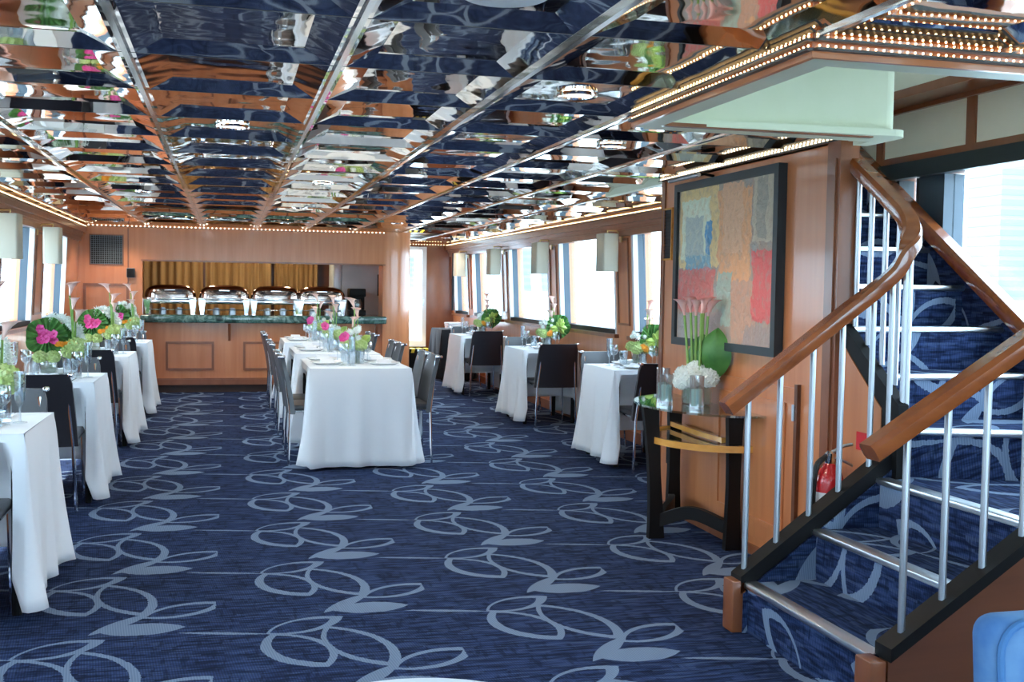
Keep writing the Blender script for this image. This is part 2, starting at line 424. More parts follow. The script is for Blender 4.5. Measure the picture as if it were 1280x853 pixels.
LW = [(9.55, 11.10), (11.65, 13.22), (7.45, 8.95), (5.35, 6.85), (3.25, 4.75), (1.15, 2.65), (-.95, .55), (-3.0, -1.5)]
RW = [(7.25, 9.18), (9.60, 11.42), (11.80, 13.62), (13.98, 15.78), (16.10, 17.15)]
RW_NEAR = [(-2.9, -1.1), (-.7, 1.2), (1.5, 2.3)]
ZS, ZT = .97, 1.93                 # sill and head of the windows
def slab(mb, fx, t, y0, y1, z0, z1):
    """wall slab following the lean of the hull; t = thickness outward (sign gives side)"""
    mb.hexa([(fx(z0), y0, z0), (fx(z0)+t, y0, z0), (fx(z0)+t, y1, z0), (fx(z0), y1, z0),
             (fx(z1), y0, z1), (fx(z1)+t, y0, z1), (fx(z1)+t, y1, z1), (fx(z1), y1, z1)])
def side_wall(name, fx, sg, wins, y0, y1):
    mb = MB(); t = .20*sg
    slab(mb, fx, t, y0, y1, 0, ZS); slab(mb, fx, t, y0, y1, ZT, H+.05)
    ws = sorted(wins); prev = y0
    for a, b in ws + [(y1, None)]:
        if a > prev: slab(mb, fx, t, prev, a, ZS, ZT)
        prev = b
    return struct(name, mb, M['wood'], 0)
side_wall('wall_left', xl, -1, LW, YF, 14.2)
side_wall('wall_right', xr, 1, RW, 6.5, YB)
nwin = [0]
def window(fx, sg, a, b, jamb, z0=ZS, z1=ZT, dark_sill=True, fw=.05):
    nwin[0] += 1
    w = sempty('window_%d' % nwin[0])
    f = MB(); t0, t1 = .0*sg, .115*sg; g = lambda z: fx(z) + t0
    q = MB(); h = lambda z: fx(z) + .045*sg
    for mb_, fn, tt in ((f, h, .07*sg), (q, g, .045*sg)):
        slab(mb_, fn, tt, a, a+fw, z0, z1); slab(mb_, fn, tt, b-fw, b, z0, z1); slab(mb_, fn, tt, a+fw, b-fw, z1-.04, z1)
    part('frame', f, jamb, w, smooth=0); part('reveal', q, M['jamb_white'], w, smooth=0)
    s = MB(); slab(s, g, t1-t0, a+fw, b-fw, z0, z0+.045); part('sill', s, M['black'] if dark_sill else jamb, w, smooth=0)
    p = MB(); slab(p, lambda z: fx(z)+.095*sg, .008*sg, a+fw, b-fw, z0+.045, z1-.04); part('pane', p, M['pane'], w, smooth=0)
    k = MB(); slab(k, lambda z: fx(z)-.045*sg, .075*sg, a-.05, b+.05, z0-.035, z0); part('window_stool', k, M['wood_dark'], w, smooth=0)
for a, b in LW: window(xl, -1, a, b, M['bluegrey'])
for a, b in RW: window(xr, 1, a, b, M['bluegrey'])

# raised panels on the pillars and under the windows
def frame_ring(mb, axis, p, a0, a1, z0, z1, w, d):
    """raised rectangular moulding; axis 'x' lies on plane x=p growing by d, axis 'y' on plane y=p"""
    def bx(u0, u1, v0, v1):
        lo, hi = min(p, p+d), max(p, p+d)
        if axis == 'x': mb.box(lo, hi, u0, u1, v0, v1)
        else: mb.box(u0, u1, lo, hi, v0, v1)
    bx(a0, a1, z0, z0+w); bx(a0, a1, z1-w, z1); bx(a0, a0+w, z0+w, z1-w); bx(a1-w, a1, z0+w, z1-w)
tn = [0]
def trim(mb, m, smooth=0):
    tn[0] += 1; return struct('trim_%d' % tn[0], mb, m, smooth)
for fx, sg, ws, ylim in ((xl, -1, LW, 14.1), (xr, 1, RW, YB)):
    ws = sorted(ws)
    for (a, b), (c, d) in zip(ws, ws[1:]):
        mb = MB(); w = .02; gx = lambda z: fx(z) - .012*sg
        y0, y1 = b+.06, c-.06
        if y1-y0 < .06: y0, y1 = b+.02, c-.02
        for q in ((y0, y0+w, 1.06, 1.86), (y1-w, y1, 1.06, 1.86), (y0+w, y1-w, 1.06, 1.08), (y0+w, y1-w, 1.84, 1.86)):
            slab(mb, gx, .012*sg, *q)
        trim(mb, M['wood_dark'])
# crown mouldings carrying rope light along both sides
def crown(fx, sg, y0, y1):
    x = fx(2.0); mb = MB()
    for (d, za, zb) in ((.03, 1.88, 1.93), (.045, 1.93, 1.95), (.055, 1.95, 1.985), (.09, 1.985, 2.03), (.10, 2.03, 2.045)):
        lo, hi = sorted((x - d*sg, x + .02*sg)); mb.box(lo, hi, y0, y1, za, zb)
    return trim(mb, M['wood_dark'])
crown(xl, -1, YF, 14.1); crown(xr, 1, 6.52, YB)
struct('baseboard_left', MB().box(xl(0)-.0, xl(0)+.025, YF, 14.1, 0, .10), M['wood_dark'], 0)
struct('baseboard_right', MB().box(xr(0)-.025, xr(0), 6.52, YB, 0, .10), M['wood_dark'], 0)

# far wall with the serving hatch, rounded corner and raised panels
YW = 14.2
mb = MB()
mb.box(-1.9, -1.03, YW, YW+.12, 0, H+.05)
mb.box(-1.03, 1.97, YW, YW+.12, 1.66, H+.05)
poly = [(1.97, YW)]
for k in range(13):
    a = -PI/2 + PI/2*k/12; poly.append((1.99+.40*math.cos(a), YW+.40+.40*math.sin(a)))
poly += [(2.39, 16.6), (2.30, 16.6), (2.30, 14.9), (1.97, 14.6)]
mb.prism(poly, 'z', 0, H+.05)
struct('wall_back', mb, M['wood'], 30)
mb = MB(); frame_ring(mb, 'y', YW, -1.72, -1.19, .62, 1.37, .03, -.014); trim(mb, M['wood_dark'])
mb = MB(); mb.box(-1.205, -1.19, YW-.01, YW, 0, 2.06); mb.box(-1.05, 2.0, YW-.012, YW, 1.655, 1.675); trim(mb, M['wood_dark'])
struct('baseboard_back', MB().box(-1.85, -1.05, YW-.02, YW, 0, .1), M['wood_dark'], 0)
# far bulkhead with glazed door at the end of the right aisle, and galley shell
mb = MB(); YD = 17.3
mb.box(2.39, 2.62, YD, YD+.12, 0, H+.05); mb.box(3.10, 3.65, YD, YD+.12, 0, H+.05)
mb.box(2.62, 3.10, YD, YD+.12, 2.03, H+.05); mb.box(2.62, 3.10, YD, YD+.12, 0, .42)
struct('wall_far', mb, M['wood_dark'], 0)
d = sempty('door_1')
mb = MB(); mb.box(2.62, 2.69, YD-.05, YD+.06, .42, 2.03); mb.box(3.03, 3.10, YD-.05, YD+.06, .42, 2.03)
mb.box(2.69, 3.03, YD-.05, YD+.06, .42, .52); mb.box(2.69, 3.03, YD-.05, YD+.06, 1.98, 2.03)
part('frame', mb, M['white_frame'], d, smooth=0)
part('pane', MB().box(2.69, 3.03, YD+.0, YD+.012, .52, 1.98), M['pane'], d, smooth=0)
part('rail', MB().box(2.69, 3.03, YD-.02, YD-.002, 1.19, 1.205), M['white_frame'], d, smooth=0)
part('handle', MB().tube([(3.045, YD-.09, 1.08), (3.045, YD-.09, 1.2)], .012), M['steel'], d)
mb = MB(); mb.box(-1.9, -1.8, YW+.12, 16.6, 0, H+.05); mb.box(-1.9, 2.39, 16.6, 16.7, 0, H+.05)
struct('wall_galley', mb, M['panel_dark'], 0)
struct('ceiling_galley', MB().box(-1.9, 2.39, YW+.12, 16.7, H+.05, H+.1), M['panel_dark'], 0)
# rear wall behind the camera, mostly glazed
mb = MB()
mb.box(-1.95, -1.6, YF-.12, YF, 0, H+.05); mb.box(3.3, 3.9, YF-.12, YF, 0, H+.05); mb.box(.75, 1.0, YF-.12, YF, 0, H+.05)
mb.box(-1.6, 3.3, YF-.12, YF, 2.0, H+.05); mb.box(-1.6, 3.3, YF-.12, YF, 0, .12)
struct('wall_rear', mb, M['wood'], 0)
for a, b in ((-1.6, .75), (1.0, 3.3)):
    nwin[0] += 1; w = sempty('window_%d' % nwin[0]); mb = MB()
    mb.box(a, a+.05, YF-.1, YF-.02, .12, 2.0); mb.box(b-.05, b, YF-.1, YF-.02, .12, 2.0)
    mb.box(a+.05, b-.05, YF-.1, YF-.02, .12, .18); mb.box(a+.05, b-.05, YF-.1, YF-.02, 1.95, 2.0)
    part('frame', mb, M['white_frame'], w, smooth=0)
    part('pane', MB().box(a+.05, b-.05, YF-.07, YF-.06, .18, 1.95), M['pane'], w, smooth=0)

# ------------------------------------------------------------------ stairwell shell
XO, YO0, YO1 = 1.65, 2.80, 4.07     # ceiling opening
mb = MB()
def xh(z): return 3.75 + .0*z
slab(mb, xh, .15, YF, 6.5, 0, .97)
slab(mb, xh, .15, YF, YO0-.1, 1.98, H+.05)
prev = YF
for a, b in RW_NEAR + [(2.6, None)]:
    slab(mb, xh, .15, prev, a, .97, 1.98); prev = b
slab(mb, xh, .15, 5.56, 6.5, .97, 2.14); slab(mb, xh, .15, 2.6, 5.56, 2.05, 2.14)
struct('wall_hull', mb, M['wood_dark'], 0)
for a, b in RW_NEAR: window(xh, 1, a, b, M['bluegrey'], .97, 1.98)
nwin[0] += 1; w = sempty('window_%d' % nwin[0])
mb = MB()
mb.box(3.70, 3.755, 2.6, 5.66, 2.045, 2.135); mb.box(3.76, 3.86, 5.32, 5.36, .97, 2.045); mb.box(3.76, 3.86, 5.52, 5.58, .97, 2.045); mb.box(3.76, 3.86, 2.6, 2.66, .97, 2.045)
part('frame', mb, M['black_gloss'], w, smooth=0)
part('mullion', MB().box(3.752, 3.88, 5.10, 5.32, .97, 2.045), M['bluegrey'], w, smooth=0)
part('pane', MB().box(3.81, 3.82, 2.66, 5.10, .97, 2.045), M['pane'], w, smooth=0)
part('pane', MB().box(3.81, 3.82, 5.36, 5.52, .97, 2.045), M['pane'], w, smooth=0)
# upper cream panels with brown strips, brown soffit above
up = struct('wall_upper', MB().box(3.755, 3.80, 2.3, 7.2, 2.14, 2.45), M['cream'], 0)
part('lower_strip', MB().box(3.735, 3.755, 2.3, 7.2, 2.135, 2.178), M['wood_dark'], up, smooth=0)
part('upper_strip', MB().box(3.725, 3.755, 2.3, 7.2, 2.425, 2.45), M['wood_dark'], up, smooth=0)
for y in (3.27, 4.08, 4.89, 5.70, 6.51): part('batten', MB().box(3.742, 3.755, y-.035, y+.035, 2.178, 2.425), M['wood_dark'], up, smooth=0)
trim(MB().box(3.515, 3.80, 2.3, 7.2, 2.45, 2.47), M['wood_dark'])
trim(MB().box(3.49, 3.515, 2.3, 7.2, 2.438, 2.485), M['wood_dark'])
# upper deck shell: pale walls, ribbon of glass under its roof
mb = MB()
mb.box(3.515, 3.6, 2.3, 7.6, 2.47, 3.85); mb.box(1.2, 1.3, 2.3, 7.6, 2.2, 4.2)
mb.box(1.2, 3.6, 2.2, 2.3, 2.2, 4.2); mb.box(1.2, 3.6, 7.6, 7.7, 2.6, 4.2)
mb.box(3.53, 3.6, 2.3, 2.37, 3.85, 4.2)
struct('wall_deckhouse', mb, M['cream'], 0)
struct('ceiling_deckhouse', MB().box(1.1, 3.7, 2.1, 7.8, 4.2, 4.3), M['painted'], 0)
nwin[0] += 1; w = sempty('window_%d' % nwin[0])
part('pane', MB().box(3.56, 3.57, 2.37, 7.6, 3.85, 4.2), M['pane'], w, smooth=0)
struct('floor_deckhouse', MB().box(1.3, 2.69, 4.25, 7.6, 2.62, 2.66).box(2.77, 3.5, 6.97, 7.6, 2.55, 2.665).box(1.3, 1.58, 2.3, 4.25, 2.62, 2.66), M['carpet'], 0)
# fascia of the ceiling opening: mint plaster inner face with rounded end and lip
mb = MB()
poly = [(XO, YO1), (2.70, YO1)]
for k in range(7):
    a = -PI/2 + PI/2*k/6; poly.append((2.70+.06*math.cos(a), YO1+.06+.06*math.sin(a)))
poly += [(2.76, 7.6), (2.70, 7.6), (2.70, YO1+.1), (XO, YO1+.1)]
mb.prism(poly, 'z', 2.075, 2.60)
struct('wall_stairwell', mb, M['mint'], 30)
mb = MB()
poly = [(XO, YO1-.02), (2.70, YO1-.07)]
for k in range(7):
    a = -PI/2 + PI/2*k/6; poly.append((2.70+.07*math.cos(a), YO1-.0+.07*math.sin(a)))
poly += [(2.77, YO1+.25), (2.70, YO1+.25), (2.70, YO1+.12), (XO, YO1+.12)]
mb.prism(poly, 'z', 2.05, 2.078); trim(mb, M['mint'], 30)
mb = MB(); mb.box(XO-.06, XO, YO0, YO1+.1, 2.06, 2.60); mb.box(XO-.06, 3.49, YO0-.06, YO0, 2.06, 2.60); struct('wall_opening', mb, M['mint'], 0)
mb = MB()
mb.box(XO-.095, XO-.08, YO0-.095, YO1+.02, 2.038, 2.056); mb.box(XO-.08, 3.72, YO0-.095, YO0-.08, 2.038, 2.056)
trim(mb, M['strip'])
mb = MB(); mb.box(XO-.08, XO+.01, YO0-.08, YO1+.02, 2.040, 2.10); mb.box(XO+.01, 3.72, YO0-.08, YO0+.01, 2.040, 2.10); trim(mb, M['mint'])
mb = MB(); mb.box(XO-.095, XO-.08, YO0-.095, YO1+.02, 2.058, 2.10); mb.box(XO-.08, 3.72, YO0-.095, YO0-.08, 2.058, 2.10); trim(mb, M['rail'])
mb = MB(); mb.box(XO, 2.62, YO1-.03, YO1, 2.045, 2.06); trim(mb, M['wood_dark'])

# art wall beside the stair with end post
XA = 2.70
struct('wall_stair', MB().box(XA, XA+.05, 4.38, 6.48, 0, H).box(XA+.05, 3.75, 6.44, 6.5, 0, H), M['wood'], 0)
mb = MB(); mb.box(XA-.035, XA+.06, 4.36, 4.47, 0, H-.02); mb.box(XA-.045, XA-.035, 4.385, 4.445, .1, H-.1); trim(mb, M['wood_dark'])
mb = MB(); mb.box(XA-.012, XA, 6.44, 6.49, 0, H); trim(mb, M['wood_dark'])
struct('baseboard_stair', MB().box(XA-.02, XA, 4.47, 6.44, 0, .05), M['wood_dark'], 0)

# ------------------------------------------------------------------ mirror ceiling: grid bars and recessed pans
ceil = sempty('ceiling')
bmk = MB()
bmk.box(-2.05, XO-.06, YF-.1, 14.32, H+.06, H+.12); bmk.box(XO-.06, 2.69, YO1+.1, 6.52, H+.06, H+.12); bmk.box(XO-.06, 3.9, 6.52, 14.32, H+.06, H+.12); bmk.box(XO-.06, 3.9, YF-.1, YO0-.06, H+.06, H+.12); bmk.box(2.39, 3.75, 14.32, YB+.1, H+.06, H+.12)
part('backing', bmk, M['painted'], ceil, smooth=0)
XG = [-1.74, -1.62, -.98, -.305, .343, .958, 1.57, 2.18, 2.80, 3.42, 3.56]
YG = [3.57+.655*k for k in range(-10, 22)]
tiles = {}
def tile(x0, x1, y0, y1):
    w, l = round(x1-x0, 3), round(y1-y0, 3)
    if (w, l) not in tiles:
        mb = MB(); a, b = w/2, l/2
        def rect(fx, fy, z): return [(-fx, -fy, z), (fx, -fy, z), (fx, fy, z), (-fx, fy, z)]
        big = w > .35 and l > .35
        e, s, u = (.026, .115, .026) if big else (.01, .03, .006)
        r0, r1, r2 = rect(a, b, 0), rect(a-e, b-.004, 0), rect(a-s, b-s, u)
        fs = []
        for o in (0, 4):
            for k in range(4): fs.append((o+k, o+(k+1) % 4, o+4+(k+1) % 4, o+4+k))
        fs.append((8, 9, 10, 11))
        mb.add(r0+r1+r2, fs)
        me = bpy.data.meshes.new('ceiling_tile'); me.from_pydata(mb.v, [], [f[::-1] for f in mb.f]); me.materials.append(M['mirror']); tiles[(w, l)] = me
    return ob('ceiling_tile', tiles[(w, l)], ceil, ((x0+x1)/2, (y0+y1)/2, H))
for i in range(len(XG)-1):
    x0, x1 = XG[i], XG[i+1]
    ys = list(YG)
    if x0 >= 1.5:
        if i == 6: x0 = 1.57
        for k in range(6): tile(x0, x1, YO0-.09-.655*(k+1), YO0-.09-.655*k)
        if i == 6: tile(1.57, XO-.09, YO0-.09, YO1)
        if i == 7:
            yy = [YO1+.03] + [y for y in YG if 4.2 < y < 6.4] + [6.44]
            for y0, y1 in zip(yy, yy[1:]): tile(x0, 2.695, y0, y1)
        if x1 > 2.7: ys = [y for y in YG if y > 6.0]; ys[0] = 6.47
        else: ys = [YO1+.03] + [y for y in YG if y > 4.2]
    for y0, y1 in zip(ys, ys[1:]):
        lim = 17.25 if x0 > 2.3 else 14.2
        if y0 >= lim: break
        tile(x0, x1, y0, min(y1, lim))
for i, x in enumerate(XG[1:-1]):
    if x < 1.6: rng = [(YF, 14.2)]
    elif x < 2.7: rng = [(YF, YO0-.09), (YO1+.03, 14.2 if x < 2.3 else 17.25)]
    else: rng = [(YF, YO0-.09), (6.5, 17.25)]
    for a, b in rng: part('grid_bar', MB().box(x-.009, x+.009, a, b, H-.012, H+.004), M['tbar'], ceil, smooth=0)
for y in YG:
    if y > 14.2: part('cross_bar', MB().box(2.4, 3.45, y-.0025, y+.0025, H-.0006, H+.003), M['joint'], ceil, smooth=0); continue
    if YO0-.1 < y < YO1+.03: xa = 1.57
    elif y < 6.47: xa = 2.70 if y > YO1 else 1.57
    else: xa = 3.45
    part('cross_bar', MB().box(-1.74, xa, y-.0025, y+.0025, H-.0006, H+.003), M['joint'], ceil, smooth=0)

# rope lights
def rope(label, p0, p1, m, step=.045, r=.007, ch=True):
    p0, p1 = Vector(p0), Vector(p1); L = (p1-p0).length; n = max(2, int(L/step))
    root = thing('rope_light', label, 'light strip', p0)
    q = p1-p0; side = q.cross(Vector((0, 0, 1))).normalized()*.012
    mb = MB(); u = Vector((0, 0, .006))
    mb.hexa([-side-u, side-u, side-u+q, -side-u+q, -side+u*.2, side+u*.2, side+u*.2+q, -side+u*.2+q]); part('channel', mb, M['joint'], root, smooth=0)
    b = MB()
    for k in range(n): b.ball(q*((k+.5)/n) + Vector((0, 0, .008)), r, 6, 4)
    o = part('bulbs', b, m, root); o['kind'] = 'stuff'
rope('warm rope light glowing along the left crown moulding above the windows', (xl(2.0)+.085, 2.0, 2.055), (xl(2.0)+.085, 14.1, 2.055), M['bulb'])
rope('warm rope light glowing along the right crown moulding above the windows', (xr(2.0)-.085, 6.55, 2.055), (xr(2.0)-.085, 17.2, 2.055), M['bulb'])
rope('dotted pale rope light along the ceiling above the serving hatch', (-1.68, YW-.03, 2.075), (2.0, YW-.03, 2.075), M['bulb_pale'], .05, .010)
rope('short warm rope light over the glazed door at the far end', (2.45, YD-.03, 2.06), (3.45, YD-.03, 2.06), M['bulb'])
rope('rope light along the top of the wall above the framed painting', (XA-.03, 4.15, 2.085), (XA-.03, 6.48, 2.085), M['bulb_pale'], .035, .007)
for dz, nm in ((.0, 'lower'), (.026, 'upper')):
    rope('%s row of bulbs on the left edge of the stairwell opening' % nm, (XO-.103, YO0-.10, 2.062+dz), (XO-.103, YO1, 2.062+dz), M['bulb'], .025, .004)
    rope('%s row of bulbs on the front edge of the stairwell opening' % nm, (XO-.09, YO0-.103, 2.062+dz), (3.70, YO0-.103, 2.062+dz), M['bulb'], .025, .004)
# downlights
def downlight(x, y, label, r=.075, z=H+.022):
    t = thing('recessed_downlight', label, 'ceiling light', (x, y, z), 0, 'recessed downlights in the mirror ceiling')
    part('trim_ring', MB().lathe([(r, .0), (r*1.02, -.008), (r*.98, -.014), (r*.78, -.012), (r*.74, .0)], 24, cap=False), M['chrome'], t)
    part('lens', MB().lathe([(r*.76, -.004), (r*.5, -.006), (.001, -.007)], 20), M['downlight'], t)
    ld = bpy.data.lights.new('downlight_lamp', 'SPOT'); ld.energy = 3; ld.color = (1, .86, .70); ld.spot_size = R(130); ld.spot_blend = .6; ld.shadow_soft_size = .05
    ob('downlight_lamp', ld, t, (0, 0, -.03))
def tile_c(v, g):
    for a, b in zip(g, g[1:]):
        if a <= v < b: return (a+b)/2
    return v
for x, y, l in ((.02, 5.2, 'recessed downlight in the second row of mirror panels from the left'), (1.26, 3.9, 'recessed downlight nearest the stairwell opening'),
                (1.87, 5.2, 'recessed downlight right beside the painting wall'), (.65, 7.8, 'recessed downlight above the front centre table'),
                (.65, 10.4, 'recessed downlight above the middle centre table'), (-1.3, 13.7, 'recessed downlight near the far left corner'), (3.1, 15.7, 'recessed downlight near the glazed door'),
                (-.6, 9.1, 'recessed downlight over the left aisle'), (.65, 13.1, 'recessed downlight in front of the serving bar'), (-.6, 12.4, 'recessed downlight over the end of the left aisle'), (1.9, 9.1, 'recessed downlight over the right aisle'), (1.9, 12.4, 'recessed downlight over the end of the right aisle')):
    downlight(tile_c(x, XG), tile_c(y, YG), l)
t = thing('ceiling_speaker', 'round white ceiling disc at the top edge of the photo', 'speaker', (tile_c(.65, XG), 2.585, H+.018))
part('disc', MB().lathe([(.115, .0), (.118, -.012), (.105, -.02), (.001, -.022)], 32), M['painted'], t)

# ------------------------------------------------------------------ stair
RI = .205
st = thing('staircase', 'carpeted winding staircase with metal nosings climbing right of the painting wall', 'staircase')
NS = [(-.038, -.045), (-.038, .004), (-.028, .008), (.022, .008), (.030, .0), (.034, -.02), (.028, -.04), (.012, -.045), (.004, -.03), (.0, -.004), (-.03, -.0), (-.03, -.045)]
def nosing(parent, p0, p1, width_dir):
    """rounded nosing from p0 to p1; width_dir points out of the riser"""
    p0, p1 = Vector(p0), Vector(p1); w = Vector(width_dir).normalized(); up = Vector((0, 0, 1))
    sec = [(-.042, .001), (-.042, .004), (.006, .004), (.014, .0), (.017, -.010), (.014, -.021), (.006, -.025), (.0, -.025), (.0, .001)]
    vs = [p0 + w*a + up*b for a, b in sec] + [p1 + w*a + up*b for a, b in sec]; n = len(sec)
    fs = [tuple(range(n))[::-1], tuple(range(n, 2*n))] + [(k, (k+1) % n, n+(k+1) % n, n+k) for k in range(n)]
    part('nosing', MB().add(vs, fs), M['alu'], parent, label='silver metal stair nosing')
YS0, YS1 = 3.07, 3.955
xs = [2.05, 2.355, 2.645]
for k in range(2):
    z = RI*(k+1)
    s = part('step', MB().box(xs[k], xs[k+1]+.02, YS0, YS1, 0, z), M['carpet_sx'], st, smooth=0)
    nosing(s, (xs[k], YS0, z), (xs[k], YS1, z), (-1, 0, 0))
s = part('step', MB().prism([(xs[2], YS0), (3.70, YS0), (3.70, 3.62), (2.76, 3.99), (xs[2], YS1)], 'z', 0, RI*3), M['carpet_sx'], st, smooth=0)
nosing(s, (xs[2], YS0, RI*3), (xs[2], YS1, RI*3), (-1, 0, 0))
s = part('step', MB().prism([(2.74, 3.985), (3.70, 3.60), (3.70, 4.27), (2.74, 4.27)], 'z', RI*4-.32, RI*4), M['carpet_sy'], st, smooth=0)
nosing(s, (2.74, 3.985, RI*4), (3.70, 3.60, RI*4), (-.37, -.93, 0))
for k in range(5, 14):
    y = 4.25+.30*(k-5); z = RI*k
    s = part('step', MB().box(2.765 if k > 5 else 2.75, 3.70, y, y+.32, z-.35, z), M['carpet_sy'], st, smooth=0)
    nosing(s, (2.765, y, z), (3.70, y, z), (0, -1, 0))
# right stringer: wood panel with black cap, left curb, upper inner stringer, hull side half wall with cap
def zr(x): return .205 + .655*(x-2.06)
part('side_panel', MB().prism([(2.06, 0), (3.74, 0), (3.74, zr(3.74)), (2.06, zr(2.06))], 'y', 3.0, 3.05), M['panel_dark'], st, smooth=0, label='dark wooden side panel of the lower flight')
part('stringer_cap', MB().prism([(2.06, zr(2.06)), (3.74, zr(3.74)), (3.74, zr(3.74)+.045), (2.06, zr(2.06)+.045)], 'y', 2.985, 3.075), M['black'], st, smooth=0)
def zq(x): return .21 + .72*(x-2.02)
part('stringer_cap', MB().prism([(2.02, zq(2.02)-.05), (2.70, zq(2.70)-.05), (2.70, zq(2.70)+.02), (2.02, zq(2.02)+.02)], 'y', 3.955, 4.045), M['black'], st, smooth=0)
part('carpet_skirt', MB().prism([(2.03, 0), (2.70, 0), (2.70, zq(2.70)-.05), (2.03, zq(2.02)-.05)], 'y', 3.950, 3.968), M['carpet_skirt'], st, smooth=0)
part('side_panel', MB().prism([(2.03, 0), (2.70, 0), (2.70, zq(2.7)-.05), (2.03, zq(2.02)-.05)], 'y', 3.969, 4.035), M['wood_dark'], st, smooth=0)
for y in (3.955, 2.985): part('newel_block', MB().rbox(1.985, 2.045, y, y+.09, 0, .212, .006), M['wood_dark'], st)
def zu(y): return .90 + .74*(y-3.90)
part('stringer_cap', MB().prism([(3.97, zu(3.92)-.3), (4.38, zu(4.38)-.08), (4.38, zu(4.38)+.01), (3.92, zu(3.92)+.01), (3.92, zu(3.92)-.3)], 'x', 2.70, 2.75), M['black'], st, smooth=0)
part('side_panel', MB().prism([(4.035, 0), (4.37, 0), (4.37, zu(4.37)-.07), (4.035, zu(4.035)-.10)], 'x', 2.695, 2.74), M['wood'], st, smooth=0)
def zc(y): return 1.215 + .668*(y-4.38)
part('half_wall', MB().prism([(3.55, .60), (4.25, .60), (6.9, 2.3), (6.9, zc(6.9)), (3.55, zc(3.55))], 'x', 3.70, 3.735), M['carpet_wall'], st, smooth=0)
SECT = [(-.035, -.030), (.035, -.030), (.042, -.016), (.042, .014), (.030, .030), (-.030, .030), (-.042, .014), (-.042, -.016)]
hr = thing('wall_handrail', 'straight varnished handrail capping the dark half wall below the stair window', 'handrail')
part('rail', MB().sweep([(3.70, 3.5, zc(3.5)+.02), (3.70, 6.9, zc(6.9)+.02)], [(x*1.1, y*1.3) for x, y in SECT]), M['rail'], hr)
# left railing with its climbing turn
def catmull(pts, n=8):
    P = [Vector(p) for p in pts]; P = [P[0]*2-P[1]] + P + [P[-1]*2-P[-2]]; out = []
    for i in range(1, len(P)-2):
        for k in range(n):
            t = k/n; a, b, c, d = P[i-1], P[i], P[i+1], P[i+2]
            out.append(.5*((2*b) + (c-a)*t + (2*a-5*b+4*c-d)*t*t + (3*b-a-3*c+d)*t**3))
    out.append(P[-2]); return out
lr = thing('stair_railing', 'wooden handrail with metal balusters that curves up round the inner stair corner', 'railing')
lp = catmull([(1.955, 4.0, .915), (2.283, 4.0, 1.155), (2.50, 4.0, 1.315), (2.62, 3.99, 1.405), (2.705, 3.965, 1.49), (2.752, 3.95, 1.60), (2.765, 3.99, 1.70), (2.76, 4.115, 1.80), (2.755, 4.30, 1.925), (2.755, 4.46, 2.03), (2.755, 5.2, 2.52)])
part('rail', MB().sweep(lp, SECT), M['rail'], lr)
def lrz(x): return .915 + .735*(x-1.955)
def bal(parent, x, y, z0, z1): part('baluster', MB().tube([(x, y, z0), (x, y, z1)], .0125, 10), M['steel'], parent)
for x in (2.056, 2.198, 2.345, 2.480, 2.622): bal(lr, x, 4.0, zq(x)+.015, lrz(x)-.015)
for (x, y, z0, z1) in ((2.70, 3.985, .70, 1.46), (2.735, 3.945, .80, 1.53), (2.75, 3.94, .80, 1.58), (2.755, 4.03, 1.0, 1.72), (2.755, 4.13, 1.08, 1.79), (2.755, 4.24, 1.16, 1.86), (2.755, 4.345, 1.24, 1.93)): bal(lr, x, y, z0, z1)
rr = thing('stair_railing', 'straight wooden handrail with metal balusters on the near side of the lower stair flight', 'railing')
def rz_(x): return .885 + .62*(x-1.991)
part('rail', MB().sweep([(1.985, 3.03, rz_(1.985)), (3.68, 3.03, rz_(3.68))], SECT), M['rail'], rr)
for x in (2.125, 2.275, 2.425, 2.578, 2.73, 2.88): bal(rr, x, 3.03, zr(x)+.04, rz_(x)-.02)

# fire extinguisher in the corner behind the stair
t = thing('fire_extinguisher', 'red fire extinguisher standing in the corner behind the stair balusters', 'extinguisher', (2.60, 4.27, 0))
part('cylinder', MB().lathe([(.060, 0), (.065, .01), (.065, .55), (.055, .59), (.03, .615), (.022, .63)], 24), M['red'], t)
part('label', MB().lathe([(.066, .36), (.066, .505)], 24, cap=False), M['paper'], t, label='white instruction label')
part('valve', MB().lathe([(.02, .63), (.022, .64), (.022, .675), (.012, .685)], 12).box(-.02, .055, -.012, .012, .655, .672), M['chrome'], t)
part('lever', MB().tube([(.01, 0, .68), (.06, -.02, .71), (.12, -.03, .72)], .008, 6).tube([(.01, 0, .665), (.08, -.03, .63), (.11, -.03, .615)], .007, 6), M['steel'], t)
part('hose', MB().tube(catmull([(-.02, 0, .66), (-.07, -.01, .62), (-.085, -.01, .5), (-.08, -.01, .3)], 5), .013, 8), M['rubber'], t)
tag(part('fire_sign', MB().box(2.692, 2.694, 4.12, 4.21, .70, .78), M['red'], smooth=0), 'small red sign on the wood panel above the extinguisher', 'sign')

# ------------------------------------------------------------------ painting, vent, outlet, cabinet door on the art wall
t = thing('framed_painting', 'large abstract painting in a black frame hanging on the wood wall', 'painting', (XA-.02, 5.55, 1.548))
fm = MB(); hy, hz = .65, .487
fm.box(-.03, .02, -hy, hy, hz-.045, hz); fm.box(-.03, .02, -hy, hy, -hz, -hz+.045); fm.box(-.03, .02, -hy, -hy+.045, -hz+.045, hz-.045); fm.box(-.03, .02, hy-.045, hy, -hz+.045, hz-.045)
part('frame', fm, M['black_gloss'], t, smooth=0)
part('canvas', MB().box(-.012, .015, -hy+.045, hy-.045, -hz+.045, hz-.045), M['painting'], t, smooth=0)
t = thing('picture_light', 'slim metal picture light above the framed painting', 'lamp', (XA, 5.75, 2.06))
part('arm', MB().tube([(0, 0, -.01), (-.06, 0, .0), (-.11, 0, -.01)], .008, 8), M['black'], t)
